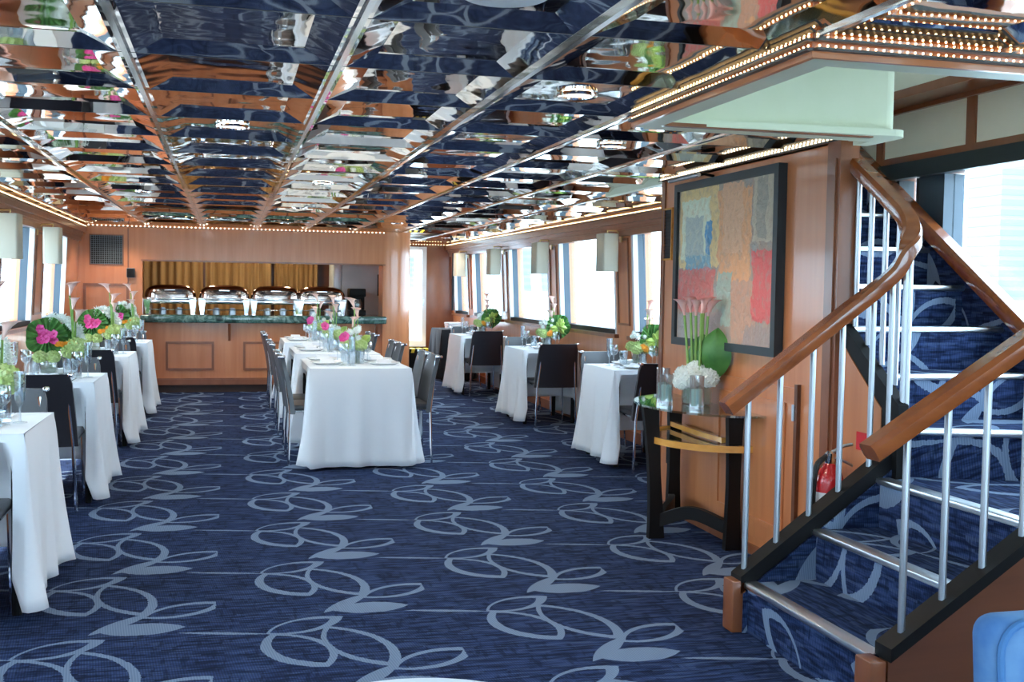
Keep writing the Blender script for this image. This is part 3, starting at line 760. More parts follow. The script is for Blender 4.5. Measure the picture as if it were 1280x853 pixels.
part('lamp_tube', MB().tube([(-.12, -.06, -.012), (-.12, .36, -.012)], .012, 10), M['steel'], t)
def grille(name, label, cx, cy, cz, w, h, axis, fr, n):
    t = thing(name, label, 'vent', (cx, cy, cz))
    mb = MB(); frame_ring(mb, axis, 0, -w/2, w/2, -h/2, h/2, .012, -.012); part('frame', mb, fr, t, smooth=0)
    b = MB()
    if axis == 'x': b.box(-.003, 0, -w/2+.012, w/2-.012, -h/2+.012, h/2-.012)
    else: b.box(-w/2+.012, w/2-.012, -.003, 0, -h/2+.012, h/2-.012)
    part('backing', b, M['black'], t, smooth=0)
    s = MB()
    for k in range(n):
        z = -h/2+.02 + (h-.04)*k/(n-1)
        if axis == 'x': s.box(-.009, -.003, -w/2+.012, w/2-.012, z-.004, z+.002)
        else: s.box(-w/2+.012, w/2-.012, -.009, -.003, z-.004, z+.002)
    if axis == 'y':
        for k in range(n):
            x = -w/2+.02 + (w-.04)*k/(n-1); s.box(x-.003, x+.003, -.010, -.004, -h/2+.012, h/2-.012)
    o = part('slats', s, M['fridge'] if axis == 'y' else M['grille'], t, smooth=0); o['kind'] = 'stuff'
    return t
grille('vent_grille', 'narrow wood-framed vent grille on the wall left of the painting', XA, 6.49-.0, 1.745, .16, .33, 'x', M['amber'], 14)
C.objects['vent_grille'].location.y = 6.40
grille('vent_grille', 'square black vent grille high on the far left wall', -1.45, YW, 1.785, .40, .38, 'y', M['wood_dark'], 15)
t = thing('wall_speaker', 'small black speaker on the far left wall below the vent', 'speaker', (-1.165, YW, 1.505))
part('case', MB().rbox(-.05, .05, -.06, 0, -.06, .06, .012), M['fridge'], t)
part('grille', MB().rbox(-.042, .042, -.066, -.058, -.052, .052, .004), M['grille'], t)
t = thing('wall_outlet', 'black wall outlet low on the wood wall behind the console table', 'outlet', (XA, 6.30, .36))
part('plate', MB().rbox(-.008, 0, -.04, .04, -.065, .065, .003), M['black'], t)
part('socket', MB().box(-.011, -.008, -.018, .018, .008, .042).box(-.011, -.008, -.018, .018, -.042, -.008), M['grille'], t, smooth=0)
t = thing('cabinet_door', 'low wooden cabinet door in the wall beside the stair railing', 'cabinet door', (XA, 5.20, .10))
part('panel', MB().box(-.016, 0, -.46, .46, 0, .82), M['wood'], t, smooth=0)
mb = MB(); frame_ring(mb, 'x', -.016, -.38, .38, .08, .74, .025, -.010); part('moulding', mb, M['wood'], t, smooth=0)
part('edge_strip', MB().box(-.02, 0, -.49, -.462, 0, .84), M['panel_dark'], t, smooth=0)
part('hinge', MB().tube([(-.024, -.462, .66), (-.024, -.462, .74)], .008, 8), M['steel'], t)

# ------------------------------------------------------------------ console table with its things
CX0, CY0, CZ = 2.685, 5.62, .75
def arc_pts(rx, ry, n=24, z=0): return [(-rx*math.sin(PI*k/n), -ry*math.cos(PI*k/n), z) for k in range(n+1)]
t = thing('console_table', 'half-round glass-topped console table with black legs against the wood wall', 'table', (CX0, CY0, 0))
part('glass_top', MB().prism([(p[0], p[1]) for p in arc_pts(.44, .60, 36)], 'z', CZ-.012, CZ), M['tabletop_glass'], t, smooth=30, label='glass top with a green edge')
LEGS = [(-.36, -.02, -.03, 0), (-.06, -.36, -.0, .08), (-.06, .44, 0, -.06)]
for (x, y, dx, dy) in LEGS:
    mb = MB(); n = 8; vs = []; fs = []
    for k in range(n+1):
        q = k/n; z = q*(CZ-.012); wv = .034 + .012*abs(1-2*q)**1.5
        px = x + (dx*(q**1.5)*1.6); py = y - dy*(q**1.5)*1.4 if False else y + (-dy*.0)
        vs += [(px-wv, py-.020, z), (px+wv, py-.020, z), (px+wv, py+.020, z), (px-wv, py+.020, z)]
        if k: o = 4*(k-1); fs += [(o+i, o+(i+1) % 4, o+4+(i+1) % 4, o+4+i) for i in range(4)]
    fs += [(3, 2, 1, 0), (4*n, 4*n+1, 4*n+2, 4*n+3)]
    part('leg', mb.add(vs, fs), M['black_wood'], t)
for s in (-1, 1):
    mb = MB(); pts = catmull([(-.34, -.02, .10), (-.20, .14*s-.02*0, .16), (-.08, (.42 if s > 0 else .34)*s, .12)], 8)
    mb.sweep(pts, [(-.018, -.035), (.018, -.035), (.018, .035), (-.018, .035)]); part('stretcher', mb, M['black_wood'], t)
mb = MB(); mb.sweep(arc_pts(.375, .45, 30, .555), [(-.014, -.018), (.014, -.018), (.014, .018), (-.014, .018)]); part('shelf_rim', mb, M['amber'], t, label='amber wood shelf rim')
part('shelf', MB().prism([(p[0], p[1]) for p in arc_pts(.36, .435, 30)], 'z', .553, .560), M['tabletop_glass'], t, smooth=30)
part('shelf_rail', MB().sweep([(-.08, .44, .585), (-.10, .0, .585), (-.09, -.30, .585)], [(-.016, -.014), (.016, -.014), (.016, .014), (-.016, .014)]), M['amber'], t)

def calla_mesh(m_name, m, h=.10):
    """flared trumpet with a pointed lip"""
    mb = MB(); n = 14; rings = [(.006, 0, 0), (.010, .02, 0), (.016, .045, 0), (.024, .068, .004), (.036, .085, .012), (.047, .092, .022)]
    vs, fs = [], []
    for (r, z, sk) in rings:
        for k in range(n):
            a = 2*PI*k/n; lip = max(0, math.cos(a))
            vs.append((r*math.cos(a)*(1+.55*lip*(sk > 0)*(sk/.022)), r*math.sin(a), (z + sk*1.1*math.cos(a)) * h/.1))
    for i in range(len(rings)-1):
        for k in range(n): fs.append((i*n+k, i*n+(k+1) % n, (i+1)*n+(k+1) % n, (i+1)*n+k))
    fs.append(tuple(range(n))[::-1]); mb.add(vs, fs)
    return mb.mesh(m_name, m)
CALLA = calla_mesh('calla_bloom', M['calla']); CALLA_P = calla_mesh('calla_bloom', M['calla_pink'])
def calla(parent, base, top, rz, tilt=.35, mesh=None, stem_r=.006):
    b, t_ = Vector(base), Vector(top); mid = (b+t_)/2 + Vector((.004, .004, 0))
    s = part('calla_stem', MB().tube(catmull([b, mid, t_], 4), stem_r, 6), M['stem'], parent)
    o = ob('calla_bloom', mesh or CALLA, s, t_, (0, tilt, rz)); k = .95; o.scale = (k*.85, k*.85, k); return s
def floret_ball(r, n, size, seed, squash=.85):
    rnd = random.Random(seed); mb = MB(); mb.ball((0, 0, 0), r*.74, 10, 6, (1, 1, squash))
    for i in range(n):
        z = 1-2*(i+.5)/n; a = i*2.39996; q = math.sqrt(1-z*z); d = Vector((q*math.cos(a), q*math.sin(a), z))
        c = Vector((d.x, d.y, d.z*squash))*r*(.94+.1*rnd.random())
        u = d.orthogonal().normalized(); v = d.cross(u); rot = rnd.random()*PI
        vs = [c - d*.010]; fs = []
        for k in range(4):
            an = rot + k*PI/2; e = u*math.cos(an)+v*math.sin(an); f = u*math.cos(an+.7)+v*math.sin(an+.7); g = u*math.cos(an-.7)+v*math.sin(an-.7)
            j = len(vs); vs += [c+g*size*.62+d*.001, c+e*size+d*(.010*rnd.random()-.004), c+f*size*.62-d*.003]; fs.append((0, j, j+1, j+2))
        mb.add(vs, fs)
    return mb
HYD = floret_ball(.066, 64, .022, 1).mesh('hydrangea_head', M['hydrangea'], 0)
HYW = floret_ball(.062, 80, .021, 2).mesh('hydrangea_head', M['white_flower'], 0)
def orchid_mesh():
    mb = MB()
    for k in range(5):
        a = 2*PI*k/5; w = .016 if k % 2 else .021
        vs = [(0, 0, 0)]
        for (d, s) in ((.014, -w*.8), (.028, -w), (.040, 0), (.028, w), (.014, w*.8)):
            vs.append((d*math.cos(a)-s*math.sin(a), d*math.sin(a)+s*math.cos(a), .012*(d/.04)**2))
        mb.add(vs, [(0, i, i+1) for i in range(1, 5)])
    mb.ball((0, 0, .006), .009, 8, 5); return mb.mesh('orchid_bloom', M['orchid'])
ORC = orchid_mesh()
def daisy_mesh():
    mb = MB()
    for ring, (n, L, z) in enumerate(((12, .030, .004), (9, .022, .010), (6, .014, .015))):
        for k in range(n):
            a = 2*PI*(k+.3*ring)/n; c, s = math.cos(a), math.sin(a); w = L*.28
            mb.add([(0, 0, z*.5), (L*.6*c+w*s, L*.6*s-w*c, z), (L*c, L*s, z+.004), (L*.6*c-w*s, L*.6*s+w*c, z)], [(0, 1, 2, 3)])
    mb.ball((0, 0, .01), .008, 8, 5); return mb.mesh('orange_bloom', M['orange'])
DAI = daisy_mesh()
def leaf_mesh(name, m, L=.2, w=.09, bend=.04, rnd=False):
    mb = MB(); n = 12; k2 = 8; vs, fs = [], []
    for i in range(n+1):
        q = i/n; ww = w*(math.sin(PI*min(1, q*.96+.04))**(.55 if rnd else .8))
        for k in range(k2+1):
            s = -1+2*k/k2
            vs.append((ww*s, -bend*math.sin(PI*q)+.018*abs(s) + .004*math.sin(q*40+abs(s)*8), L*q))
    for i in range(n):
        for k in range(k2): o = i*(k2+1)+k; fs.append((o, o+1, o+k2+2, o+k2+1))
    mb.add(vs, fs); return mb.mesh(name, m)
LEAF = leaf_mesh('broad_leaf', M['leaf'], .24, .085)
DISC = leaf_mesh('round_leaf', M['leaf'], .19, .095, .03, True)
ROS = leaf_mesh('rosette_leaf', M['leaf_light'], .075, .022, .012)
def white_daisy():
    mb = MB()
    for ring, (n, L, z) in enumerate(((11, .036, .0), (9, .030, .012), (7, .020, .020))):
        for k in range(n):
            a = 2*PI*(k+.4*ring)/n; c, q = math.cos(a), math.sin(a); w = .005
            mb.add([(0, 0, z*.4), (L*.5*c+w*q, L*.5*q-w*c, z), (L*c, L*q, z+.012*(ring-1)), (L*.5*c-w*q, L*.5*q+w*c, z)], [(0, 1, 2, 3)])
    mb.ball((0, 0, .008), .006, 6, 4); return mb.mesh('white_spray', M['white_flower'], 0)
SPRIG = white_daisy()
def ruffled_disc(r):
    mb = MB(); n, m_ = 40, 6; vs, fs = [(0, .012, r)], []
    for j in range(1, m_+1):
        q = j/m_
        for k in range(n):
            a = 2*PI*k/n; rr = r*q*(1+.05*math.sin(5*a+1)*q)
            vs.append((rr*math.sin(a), .03*q*q*(-1) + .010*q*math.cos(a*n/2) + .014*q*q*math.sin(7*a), r - rr*math.cos(a)))
    for k in range(n): fs.append((0, 1+k, 1+(k+1) % n))
    for j in range(m_-1):
        for k in range(n): o = 1+j*n; fs.append((o+k, o+n+k, o+n+(k+1) % n, o+(k+1) % n))
    return mb.add(vs, fs).mesh('round_leaf', M['leaf_disc'], 0)
DISC = ruffled_disc(.098)

t = thing('calla_arrangement', 'bunch of pink callas in white hydrangea on the glass console table', 'flowers', (CX0-.13, CY0-.02, CZ))
part('vase', MB().rbox(-.065, .065, -.065, .065, 0, .115, .006), M['glass'], t)
part('vase_lining', MB().rbox(-.058, .058, -.058, .058, .006, .10, .006), M['lining'], t)
for i, (x, y, z, s) in enumerate(((-.05, .05, .16, 1), (.04, .05, .165, 1), (-.055, -.05, .155, 1), (.04, -.06, .155, 1), (0, 0, .19, 1.05), (-.09, .0, .13, .8))):
    o = ob('hydrangea_head', HYW, t, (x, y, z), (0, 0, i)); o.scale = (s, s, s)
for i, (x, y) in enumerate(((-.05, .07), (-.02, .055), (.0, .03), (.015, -.03), (.03, -.055), (-.015, -.065))):
    calla(t, (x*.6, y*.7, .15), (x*1.0, y*1.1, .50+.015*(i % 2)), -PI/2 + .5*(i-2.5), .25, CALLA_P, .0075)
o = ob('broad_leaf', LEAF, t, (.07, -.07, .15), (R(4), R(4), R(-42))); o.scale = (1.15, 1, 1.2)
o = ob('broad_leaf', LEAF, t, (.05, .03, .15), (R(0), R(-4), R(-60))); o.scale = (1.0, 1, 1.05)
def candle_glass(x, y, h, label, candle=True):
    t = thing('candle_holder', label, 'candle', (x, y, CZ), 0, 'glass cylinders on the console table')
    r = .040
    part('glass_cylinder', MB().lathe([(.001, .0), (r, 0), (r, h), (r-.003, h), (r-.003, .012), (.001, .012)], 24, cap=False), M['glass'], t)
    if candle:
        part('candle', MB().lathe([(.029, .013), (.030, .02), (.030, .10), (.026, .106), (.001, .104)], 20), M['candle'], t)
        part('wick', MB().tube([(0, 0, .104), (.002, 0, .118)], .0015, 5), M['black'], t)
candle_glass(CX0-.24, CY0+.20, .19, 'tallest clear glass cylinder at the far left on the console table')
candle_glass(CX0-.28, CY0+.06, .165, 'glass cylinder with green candle, left one on the console table')
candle_glass(CX0-.22, CY0-.22, .18, 'glass cylinder with green candle in front of the white hydrangeas')

# ------------------------------------------------------------------ serving bar
bar = thing('serving_bar', 'long wooden serving bar with raised panels under the hatch', 'bar', (.47, YW, 0))
part('body', MB().box(-1.50, 1.50, .04, .75, .10, .89), M['wood'], bar, smooth=0)
part('toe_board', MB().box(-1.49, 1.49, .09, .75, 0, .10), M['toe'], bar, smooth=0)
part('base_moulding', MB().box(-1.505, 1.505, .02, .06, .10, .17).box(-1.505, 1.505, .03, .06, .17, .185), M['wood_dark'], bar, smooth=0)
for x0 in (-1.226, -.279, .668):
    mb = MB(); frame_ring(mb, 'y', .04, x0, x0+.585, .285, .65, .028, -.016); part('raised_panel', mb, M['wood_dark'], bar, smooth=0)
for x in (-.45, .52, 1.42): part('bracket', MB().prism([(-.10, .885), (.04, .885), (.04, .66), (.02, .66)], 'x', x-.015, x+.015), M['wood_dark'], bar, smooth=0)
tag(part('countertop', MB().rbox(-1.05, 2.01, YW-.13, YW+.85, .892, .99, .02, 3), M['marble']), 'thick green marble countertop on the serving bar', 'countertop')
def lid_mesh(a, b, h):
    mb = MB(); n, m = 16, 40; vs, fs = [], []
    for i in range(n+1):
        ph = PI/2*i/n; cr = math.cos(ph)**.55 if i < n else 0; z = h*math.sin(ph)**.75
        for k in range(m):
            th = 2*PI*k/m; c, s = math.cos(th), math.sin(th)
            vs.append((a*cr*math.copysign(abs(c)**.45, c), b*cr*math.copysign(abs(s)**.45, s), z))
    for i in range(n):
        for k in range(m): fs.append((i*m+k, i*m+(k+1) % m, (i+1)*m+(k+1) % m, (i+1)*m+k))
    fs.append(tuple(range(m))[::-1]); return mb.add(vs, fs)
cf = thing('chafing_dish', 'first chafing dish from the left on the green counter', 'chafing dish', (-.71, YW+.36, .99), 0, 'silver chafing dishes on the serving bar')
part('lid', lid_mesh(.315, .24, .165), M['lid'], cf, (0, 0, .215))
part('water_pan', MB().rbox(-.29, .29, -.215, .215, .135, .20, .02, 3), M['chrome'], cf)
part('frame', MB().rbox(-.32, .32, -.245, .245, .185, .215, .01), M['chrome'], cf)
for sx in (-1, 1):
    for sy in (-1, 1):
        x, y = sx*.275, sy*.225
        part('leg', MB().hexa([(x-.018, y-.014, 0), (x+.018, y-.014, 0), (x+.018, y+.014, 0), (x-.018, y+.014, 0), (x-.042, y-.016, .19), (x+.042, y-.016, .19), (x+.042, y+.016, .19), (x-.042, y+.016, .19)]), M['chrome'], cf)
part('crossbar', MB().tube([(-.26, -.20, .06), (.26, -.20, .06)], .006, 8), M['chrome'], cf)
for sx in (-1, 1): part('burner', MB().lathe([(.045, .0), (.045, .07), (.03, .075), (.03, .085)], 16), M['steel'], cf, (sx*.10, 0, 0))
part('handle', MB().tube([(-.06, -.245, .30), (-.06, -.27, .31), (.06, -.27, .31), (.06, -.245, .30)], .007, 8), M['chrome'], cf)
for i, (x, l) in enumerate(((-.045, 'second chafing dish from the left on the green counter'), (.60, 'third chafing dish from the left on the green counter'), (1.19, 'rightmost chafing dish, behind the calla flowers, on the green counter'))):
    dup(cf, (x, YW+.36, .99), 0, l)
t = thing('galley_curtain', 'gold pleated curtain hanging behind the chafing dishes', 'curtain', (0, 16.35, 0))
def pleats(x0, x1, z0, z1, n, amp):
    k = n*8; vs, fs = [], []
    for i in range(k+1):
        x = x0+(x1-x0)*i/k; y = amp*math.sin(2*PI*i/8)+amp*.4*math.sin(i*.37); vs += [(x, y, z0), (x, y, z1), (x, y+.01, z1), (x, y+.01, z0)]
    for i in range(k):
        o = 4*i; fs += [(o, o+4, o+5, o+1), (o+3, o+2, o+6, o+7), (o+1, o+5, o+6, o+2)]
    return MB().add(vs, fs)
for a, b in ((-1.35, -.35), (-.32, .62), (.66, 1.3)): part('curtain_panel', pleats(a, b, .1, 2.05, 9, .025), M['curtain'], t, smooth=60)
part('curtain_rod', MB().tube([(-1.5, 0, 2.07), (1.35, 0, 2.07)], .012), M['black'], t)
t = thing('refrigerator', 'grey upright refrigerator seen at the right of the serving hatch', 'appliance', (1.70, 15.55, 0))
part('case', MB().rbox(-.28, .42, -.3, .35, 0, 1.95, .01), M['appliance'], t)
part('door', MB().rbox(-.16, .40, -.345, -.302, .12, 1.92, .008), M['appliance'], t)
part('side_door', MB().rbox(-.27, -.17, -.335, -.302, .12, 1.92, .008), M['steel'], t)
part('handle', MB().tube([(.34, -.39, 1.25), (.34, -.39, 1.55)], .012), M['black'], t)
t = thing('coffee_urn', 'dark coffee machine on the counter right of the chafing dishes', 'coffee machine', (1.68, YW+.45, .99))
part('body', MB().rbox(-.11, .11, -.14, .14, .0, .07, .01).rbox(-.11, .11, .02, .14, .07, .32, .01).rbox(-.11, .11, -.14, .14, .25, .36, .015), M['black'], t)
part('pot', MB().lathe([(.055, .075), (.07, .10), (.07, .17), (.05, .21), (.052, .22)], 16), M['glass'], t, (0, -.06, 0))
for x in (-.3, .9):  # unseen lamps added to light the galley behind the hatch
    t = thing('added_galley_light', '%s added galley ceiling lamp, unseen above the serving hatch' % ('left' if x < 0 else 'right'), 'ceiling light', (x, 15.4, 2.145), 0, 'added galley ceiling lamps')
    part('housing', MB().lathe([(.11, 0), (.11, -.03), (.09, -.04)], 20), M['painted'], t); part('lens', MB().lathe([(.088, -.041), (.001, -.046)], 20), M['downlight'], t)
    ld = bpy.data.lights.new('added_galley_lamp', 'POINT'); ld.energy = 2.5; ld.color = (1, .72, .42); ld.shadow_soft_size = .08
    lo = ob('added_galley_lamp', ld, t, (0, 0, -.10))

# ------------------------------------------------------------------ wall sconces
def sconce(x, y, sg, label):
    """sg +1 hangs on the right wall"""
    t = thing('wall_sconce', label, 'wall lamp', (x, y, 1.555), 0, 'linen box sconces between the windows')
    mb = MB(); w, l, h = .075, .11, .345; r = .02
    def ringp(ins, z):
        out = []
        for cx, cy, a0 in ((w-r, l-r, 0), (-w+r, l-r, PI/2), (-w+r, -l+r, PI), (w-r, -l+r, 3*PI/2)):
            for k in range(5): a = a0+PI/2*k/4; out.append((cx+(r-ins)*math.cos(a), cy+(r-ins)*math.sin(a), z))
        return out
    n = 20; vs = ringp(0, 0)+ringp(0, h)+ringp(.004, h)+ringp(.004, 0); fs = []
    for i in range(4):
        for k in range(n): fs.append((i*n+k, i*n+(k+1) % n, ((i+1) % 4)*n+(k+1) % n, ((i+1) % 4)*n+k))
    part('shade', mb.add(vs, fs), M['shade'], t)
    part('bulb', MB().ball((0, 0, .24), .028, 12, 8), M['downlight'], t)
    part('bracket', MB().tube([(0, 0, .27), (0, 0, .375), (.09*sg, 0, .375), (.135*sg, 0, .33)], .008, 8).tube([(-.07, 0, .335), (.07, 0, .335)], .004, 6), M['brass'], t)
    part('backplate', MB().rbox(.128*sg if sg > 0 else .128*sg-.012, .128*sg+.012 if sg > 0 else .128*sg, -.03, .03, .27, .39, .004), M['brass'], t)
for y, l in ((9.40, 'linen wall sconce nearest the painting wall on the right side'), (11.62, 'second linen wall sconce from the painting wall on the right'),
             (13.80, 'third linen wall sconce from the painting wall on the right'), (15.95, 'farthest linen wall sconce on the right, above the black cloth table')):
    sconce(xr(1.85)-.145, y, 1, l)
for y, l in ((9.05, 'linen wall sconce at the left edge of the photo'), (11.15, 'linen wall sconce on the left wall nearest the far wall'), (7.2, 'left wall sconce outside the frame nearer the camera')):
    if y > 8: sconce(xl(1.85)+.145, y, -1, l)

# ------------------------------------------------------------------ tables, cloths, chairs, settings
def table(name_, label, cx, cy, w, l):
    t = thing('dining_table', label, 'table', (cx, cy, 0), 0, 'dining tables under white cloths')
    part('tabletop', MB().rbox(-w/2, w/2, -l/2, l/2, .725, .755, .006), M['black_wood'], t)
    for sx in (-1, 1):
        for sy in (-1, 1): part('leg', MB().tube([(sx*(w/2-.035), sy*(l/2-.035), 0), (sx*(w/2-.035), sy*(l/2-.035), .725)], .02, 10), M['black'], t)
def cloth(label, cx, cy, w, l, drop_y, seed, m=None, top=.765, hem_x=.045, cat='tablecloth', flare=.045, group='tablecloths', push={}):
    """fitted cloth; drop_y = hem height on the two faces along y-normal, hem_x on the x-normal faces"""
    rnd = random.Random(seed); a, b = w/2+.006, l/2+.006; rc = .03
    per = []  # (x, y, nx, ny, cornerness, hem)
    def hem(cxn, corner): return cxn
    N = 36
    sides = [((a, -b), (a, b), (1, 0), hem_x), ((a, b), (-a, b), (0, 1), drop_y), ((-a, b), (-a, -b), (-1, 0), hem_x), ((-a, -b), (a, -b), (0, -1), drop_y)]
    for i, (p, q, nn, hm) in enumerate(sides):
        ph = [rnd.random()*6 for _ in range(3)]; nh = sides[(i+1) % 4][3]; ph_ = sides[i-1][3]; nx2 = sides[(i+1) % 4][2]
        cs, dep = push.get(i, ((), 0))
        for k in range(N+1):
            s = k/N; x, y = p[0]+(q[0]-p[0])*s, p[1]+(q[1]-p[1])*s
            e = min(s, 1-s); corner = max(0, 1-e/.16)**1.3
            L = L_ = math.hypot(q[0]-p[0], q[1]-p[1])
            crease = .012*math.exp(-((s-.5)*L_/.02)**2)
            fold = crease + .016*math.sin(s*L*2*PI/.30+ph[0]) + .010*math.sin(s*L*2*PI/.17+ph[1])
            # low faces lift quickly away from the corner
            hz = hm if hm < .1 else hem_x + (hm-hem_x)*min(1, e/.10)
            cc = y if i % 2 == 0 else x; pu = max([min(1, max(0, (.236-abs(cc-c0))/.028)) for c0 in cs] or [0])*dep
            per.append((x, y, nn[0], nn[1], corner, hz, fold, pu))
        for k in range(1, 5):   # rounded corner fan
            an = k/5; n1 = Vector(nn); n2 = Vector(nx2); d = (n1*(1-an)+n2*an).normalized()
            per.append((q[0], q[1], d.x, d.y, 1.15, hem_x-.004, 0, 0))
    m_ = len(per); T_ = 14; vs, fs = [], []
    for j in range(T_+1):
        q = j/T_
        for (x, y, nx, ny, co, hz, fo, pu) in per:
            z = top - (top-hz)*q
            o = .008*min(1, q*6) + q*(flare*.55 + flare*1.2*co*q) + fo*q
            st_ = min(1, max(0, (.715-z)/.215)); o -= pu*st_*(2-st_) + (pu > 0)*.5*st_*fo*q
            if j == 0: o = -.004
            vs.append((x+nx*o, y+ny*o, z - (.003 if j == 0 else .010 if j == 1 and False else 0)))
    for j in range(T_):
        for k in range(m_): fs.append((j*m_+k, j*m_+(k+1) % m_, (j+1)*m_+(k+1) % m_, (j+1)*m_+k))
    fs.append(tuple(range(m_)))
    o = part('tablecloth', MB().add(vs, fs), m or M['linen'], None, (cx, cy, 0), smooth=50)
    sol = o.modifiers.new('thickness', 'SOLIDIFY'); sol.thickness = .002; sol.offset = -1
    return tag(o, label, cat, group)

def make_chair(vin):
    t = thing('dining_chair', 'x', 'chair', (0, 0, 0))
    # local frame: sitter faces +y, backrest at -y
    mb = MB(); nu, nv = 10, 8; vs, fs = [], []
    def bp(s, q, d):
        w = .225-.030*q; z = .40+.44*q; y = -.215-.05*q-.035*q*q - .028*(1-s*s) + d
        if q > .93: w -= .012
        return (w*s, y, z)
    for d in (0, .030):
        for j in range(nv+1):
            for i in range(nu+1): vs.append(bp(-1+2*i/nu, j/nv, d))
    K = (nu+1)*(nv+1)
    for j in range(nv):
        for i in range(nu):
            o = j*(nu+1)+i; fs += [(o, o+1, o+nu+2, o+nu+1), (K+o, K+o+nu+1, K+o+nu+2, K+o+1)]
    for i in range(nu): fs += [(i, K+i, K+i+1, i+1)]; o = nv*(nu+1)+i; fs += [(o, o+1, K+o+1, K+o)]
    for j in range(nv):
        o = j*(nu+1); fs += [(o, o+nu+1, K+o+nu+1, K+o)]; o += nu; fs += [(o, K+o, K+o+nu+1, o+nu+1)]
    part('backrest', mb.add(vs, fs), vin, t, smooth=50)
    part('seat', MB().rbox(-.215, .215, -.215, .215, .425, .470, .02, 3), vin, t)
    for sx in (-1, 1):
        part('leg', MB().tube([(sx*.215, -.235, 0), (sx*.195, -.224, .42), (sx*.165, -.272, .80)], .0105, 8), M['chrome'], t)
        part('leg', MB().tube([(sx*.205, .205, 0), (sx*.195, .19, .43)], .0105, 8), M['chrome'], t)
        part('frame_tip', MB().rbox(sx*.192-.014, sx*.192+.014, -.318, -.262, .825, .848, .006), M['chrome'], t, label='chrome corner tip')
    part('seat_frame', MB().tube([(-.195, -.2, .42), (-.195, .19, .42), (.195, .19, .42), (.195, -.2, .42)], .009, 8), M['chrome'], t)
    return t
PROTO = {'black': make_chair(M['vinyl']), 'grey': make_chair(M['vinyl_sheen'])}
used = set()
def chair(x, y, rz, label, kind='black', group='dining chairs'):
    p = PROTO[kind]
    if kind not in used:
        used.add(kind); p.location = (x, y, 0); p.rotation_euler = (0, 0, rz); p['label'] = label; p['group'] = group; return p
    return dup(p, (x, y, 0), rz, label, group)

GOB = MB().lathe([(.033, 0), (.032, .003), (.006, .008), (.0045, .02), (.0045, .075), (.010, .083), (.028, .098), (.036, .118), (.038, .135), (.034, .165), (.032, .172), (.031, .172), (.033, .160), (.0365, .135), (.034, .118), (.026, .100), (.002, .088)], 18, cap=False).mesh('wine_goblet', M['glass'], 60)
FLU = MB().lathe([(.031, 0), (.030, .003), (.006, .008), (.0045, .02), (.0045, .07), (.010, .08), (.020, .10), (.024, .14), (.025, .20), (.0265, .225), (.0255, .225), (.024, .20), (.0228, .14), (.018, .10), (.002, .085)], 18, cap=False).mesh('champagne_flute', M['glass'], 60)
TUM = MB().lathe([(.028, 0), (.030, .004), (.036, .125), (.0350, .125), (.0285, .012), (.001, .012)], 18, cap=True).mesh('water_tumbler', M['glass'], 50)
PLA = MB().lathe([(.001, .004), (.08, .004), (.09, .006), (.128, .018), (.132, .020), (.132, .017), (.09, .0), (.001, .0)], 28, cap=False).mesh('dinner_plate', M['porcelain'], 50)
NAP = MB().prism([(-.085, 0), (.085, 0), (.075, .012), (.05, .036), (.0, .028), (-.05, .036), (-.075, .012)], 'y', -.05, .05).mesh('folded_napkin', M['napkin'], 40)
FORK = MB().box(-.003, .003, -.09, .03, .002, .005).box(-.011, .011, .03, .045, .002, .005).box(-.011, -.007, .045, .09, .002, .005).box(-.002, .002, .045, .09, .002, .005).box(.007, .011, .045, .09, .002, .005).mesh('dinner_fork', M['silver'], 0)
KNIFE = MB().prism([(-.004, -.10), (.004, -.10), (.005, .0), (.010, .02), (.009, .09), (.0, .11), (-.004, .1)], 'z', .001, .004).mesh('dinner_knife', M['silver'], 0)
BPL = MB().lathe([(.001, .003), (.05, .003), (.075, .012), (.075, .010), (.05, .0), (.001, .0)], 22, cap=False).mesh('bread_plate', M['porcelain'], 50)
def setting(x, y, rz, seat, tab, top=.766, full=True):
    """(x, y) is the table edge in front of the sitter, who looks along rz"""
    m = Matrix.Translation((x, y, top)) @ Matrix.Rotation(rz, 4, 'Z')
    def put(name, me, lx, ly, lab, cat, grp, lz=0, r=0, s=1):
        o = ob(name, me, None, m @ Vector((lx, ly, lz)), (0, 0, rz+r)); o.scale = (s, s, s); tag(o, lab % (seat, tab), cat, grp)
    put('dinner_plate', PLA, -.03, .16, 'white dinner plate at the %s of the %s', 'plate', 'dinner plates')
    put('folded_napkin', NAP, -.03, .16, 'folded white napkin on the plate at the %s of the %s', 'napkin', 'napkins on plates', .0055)
    put('wine_goblet', GOB, .13, .27, 'stemmed goblet at the %s of the %s', 'glass', 'stemmed goblets')
    put('champagne_flute', FLU, .19, .33, 'tall champagne flute at the %s of the %s', 'glass', 'champagne flutes')
    put('water_tumbler', TUM, .07, .335, 'straight water tumbler at the %s of the %s', 'glass', 'water tumblers')
    if full:
        put('dinner_fork', FORK, -.19, .15, 'silver fork at the %s of the %s', 'fork', 'dinner forks')
        put('dinner_knife', KNIFE, .13, .14, 'silver knife at the %s of the %s', 'knife', 'dinner knives')

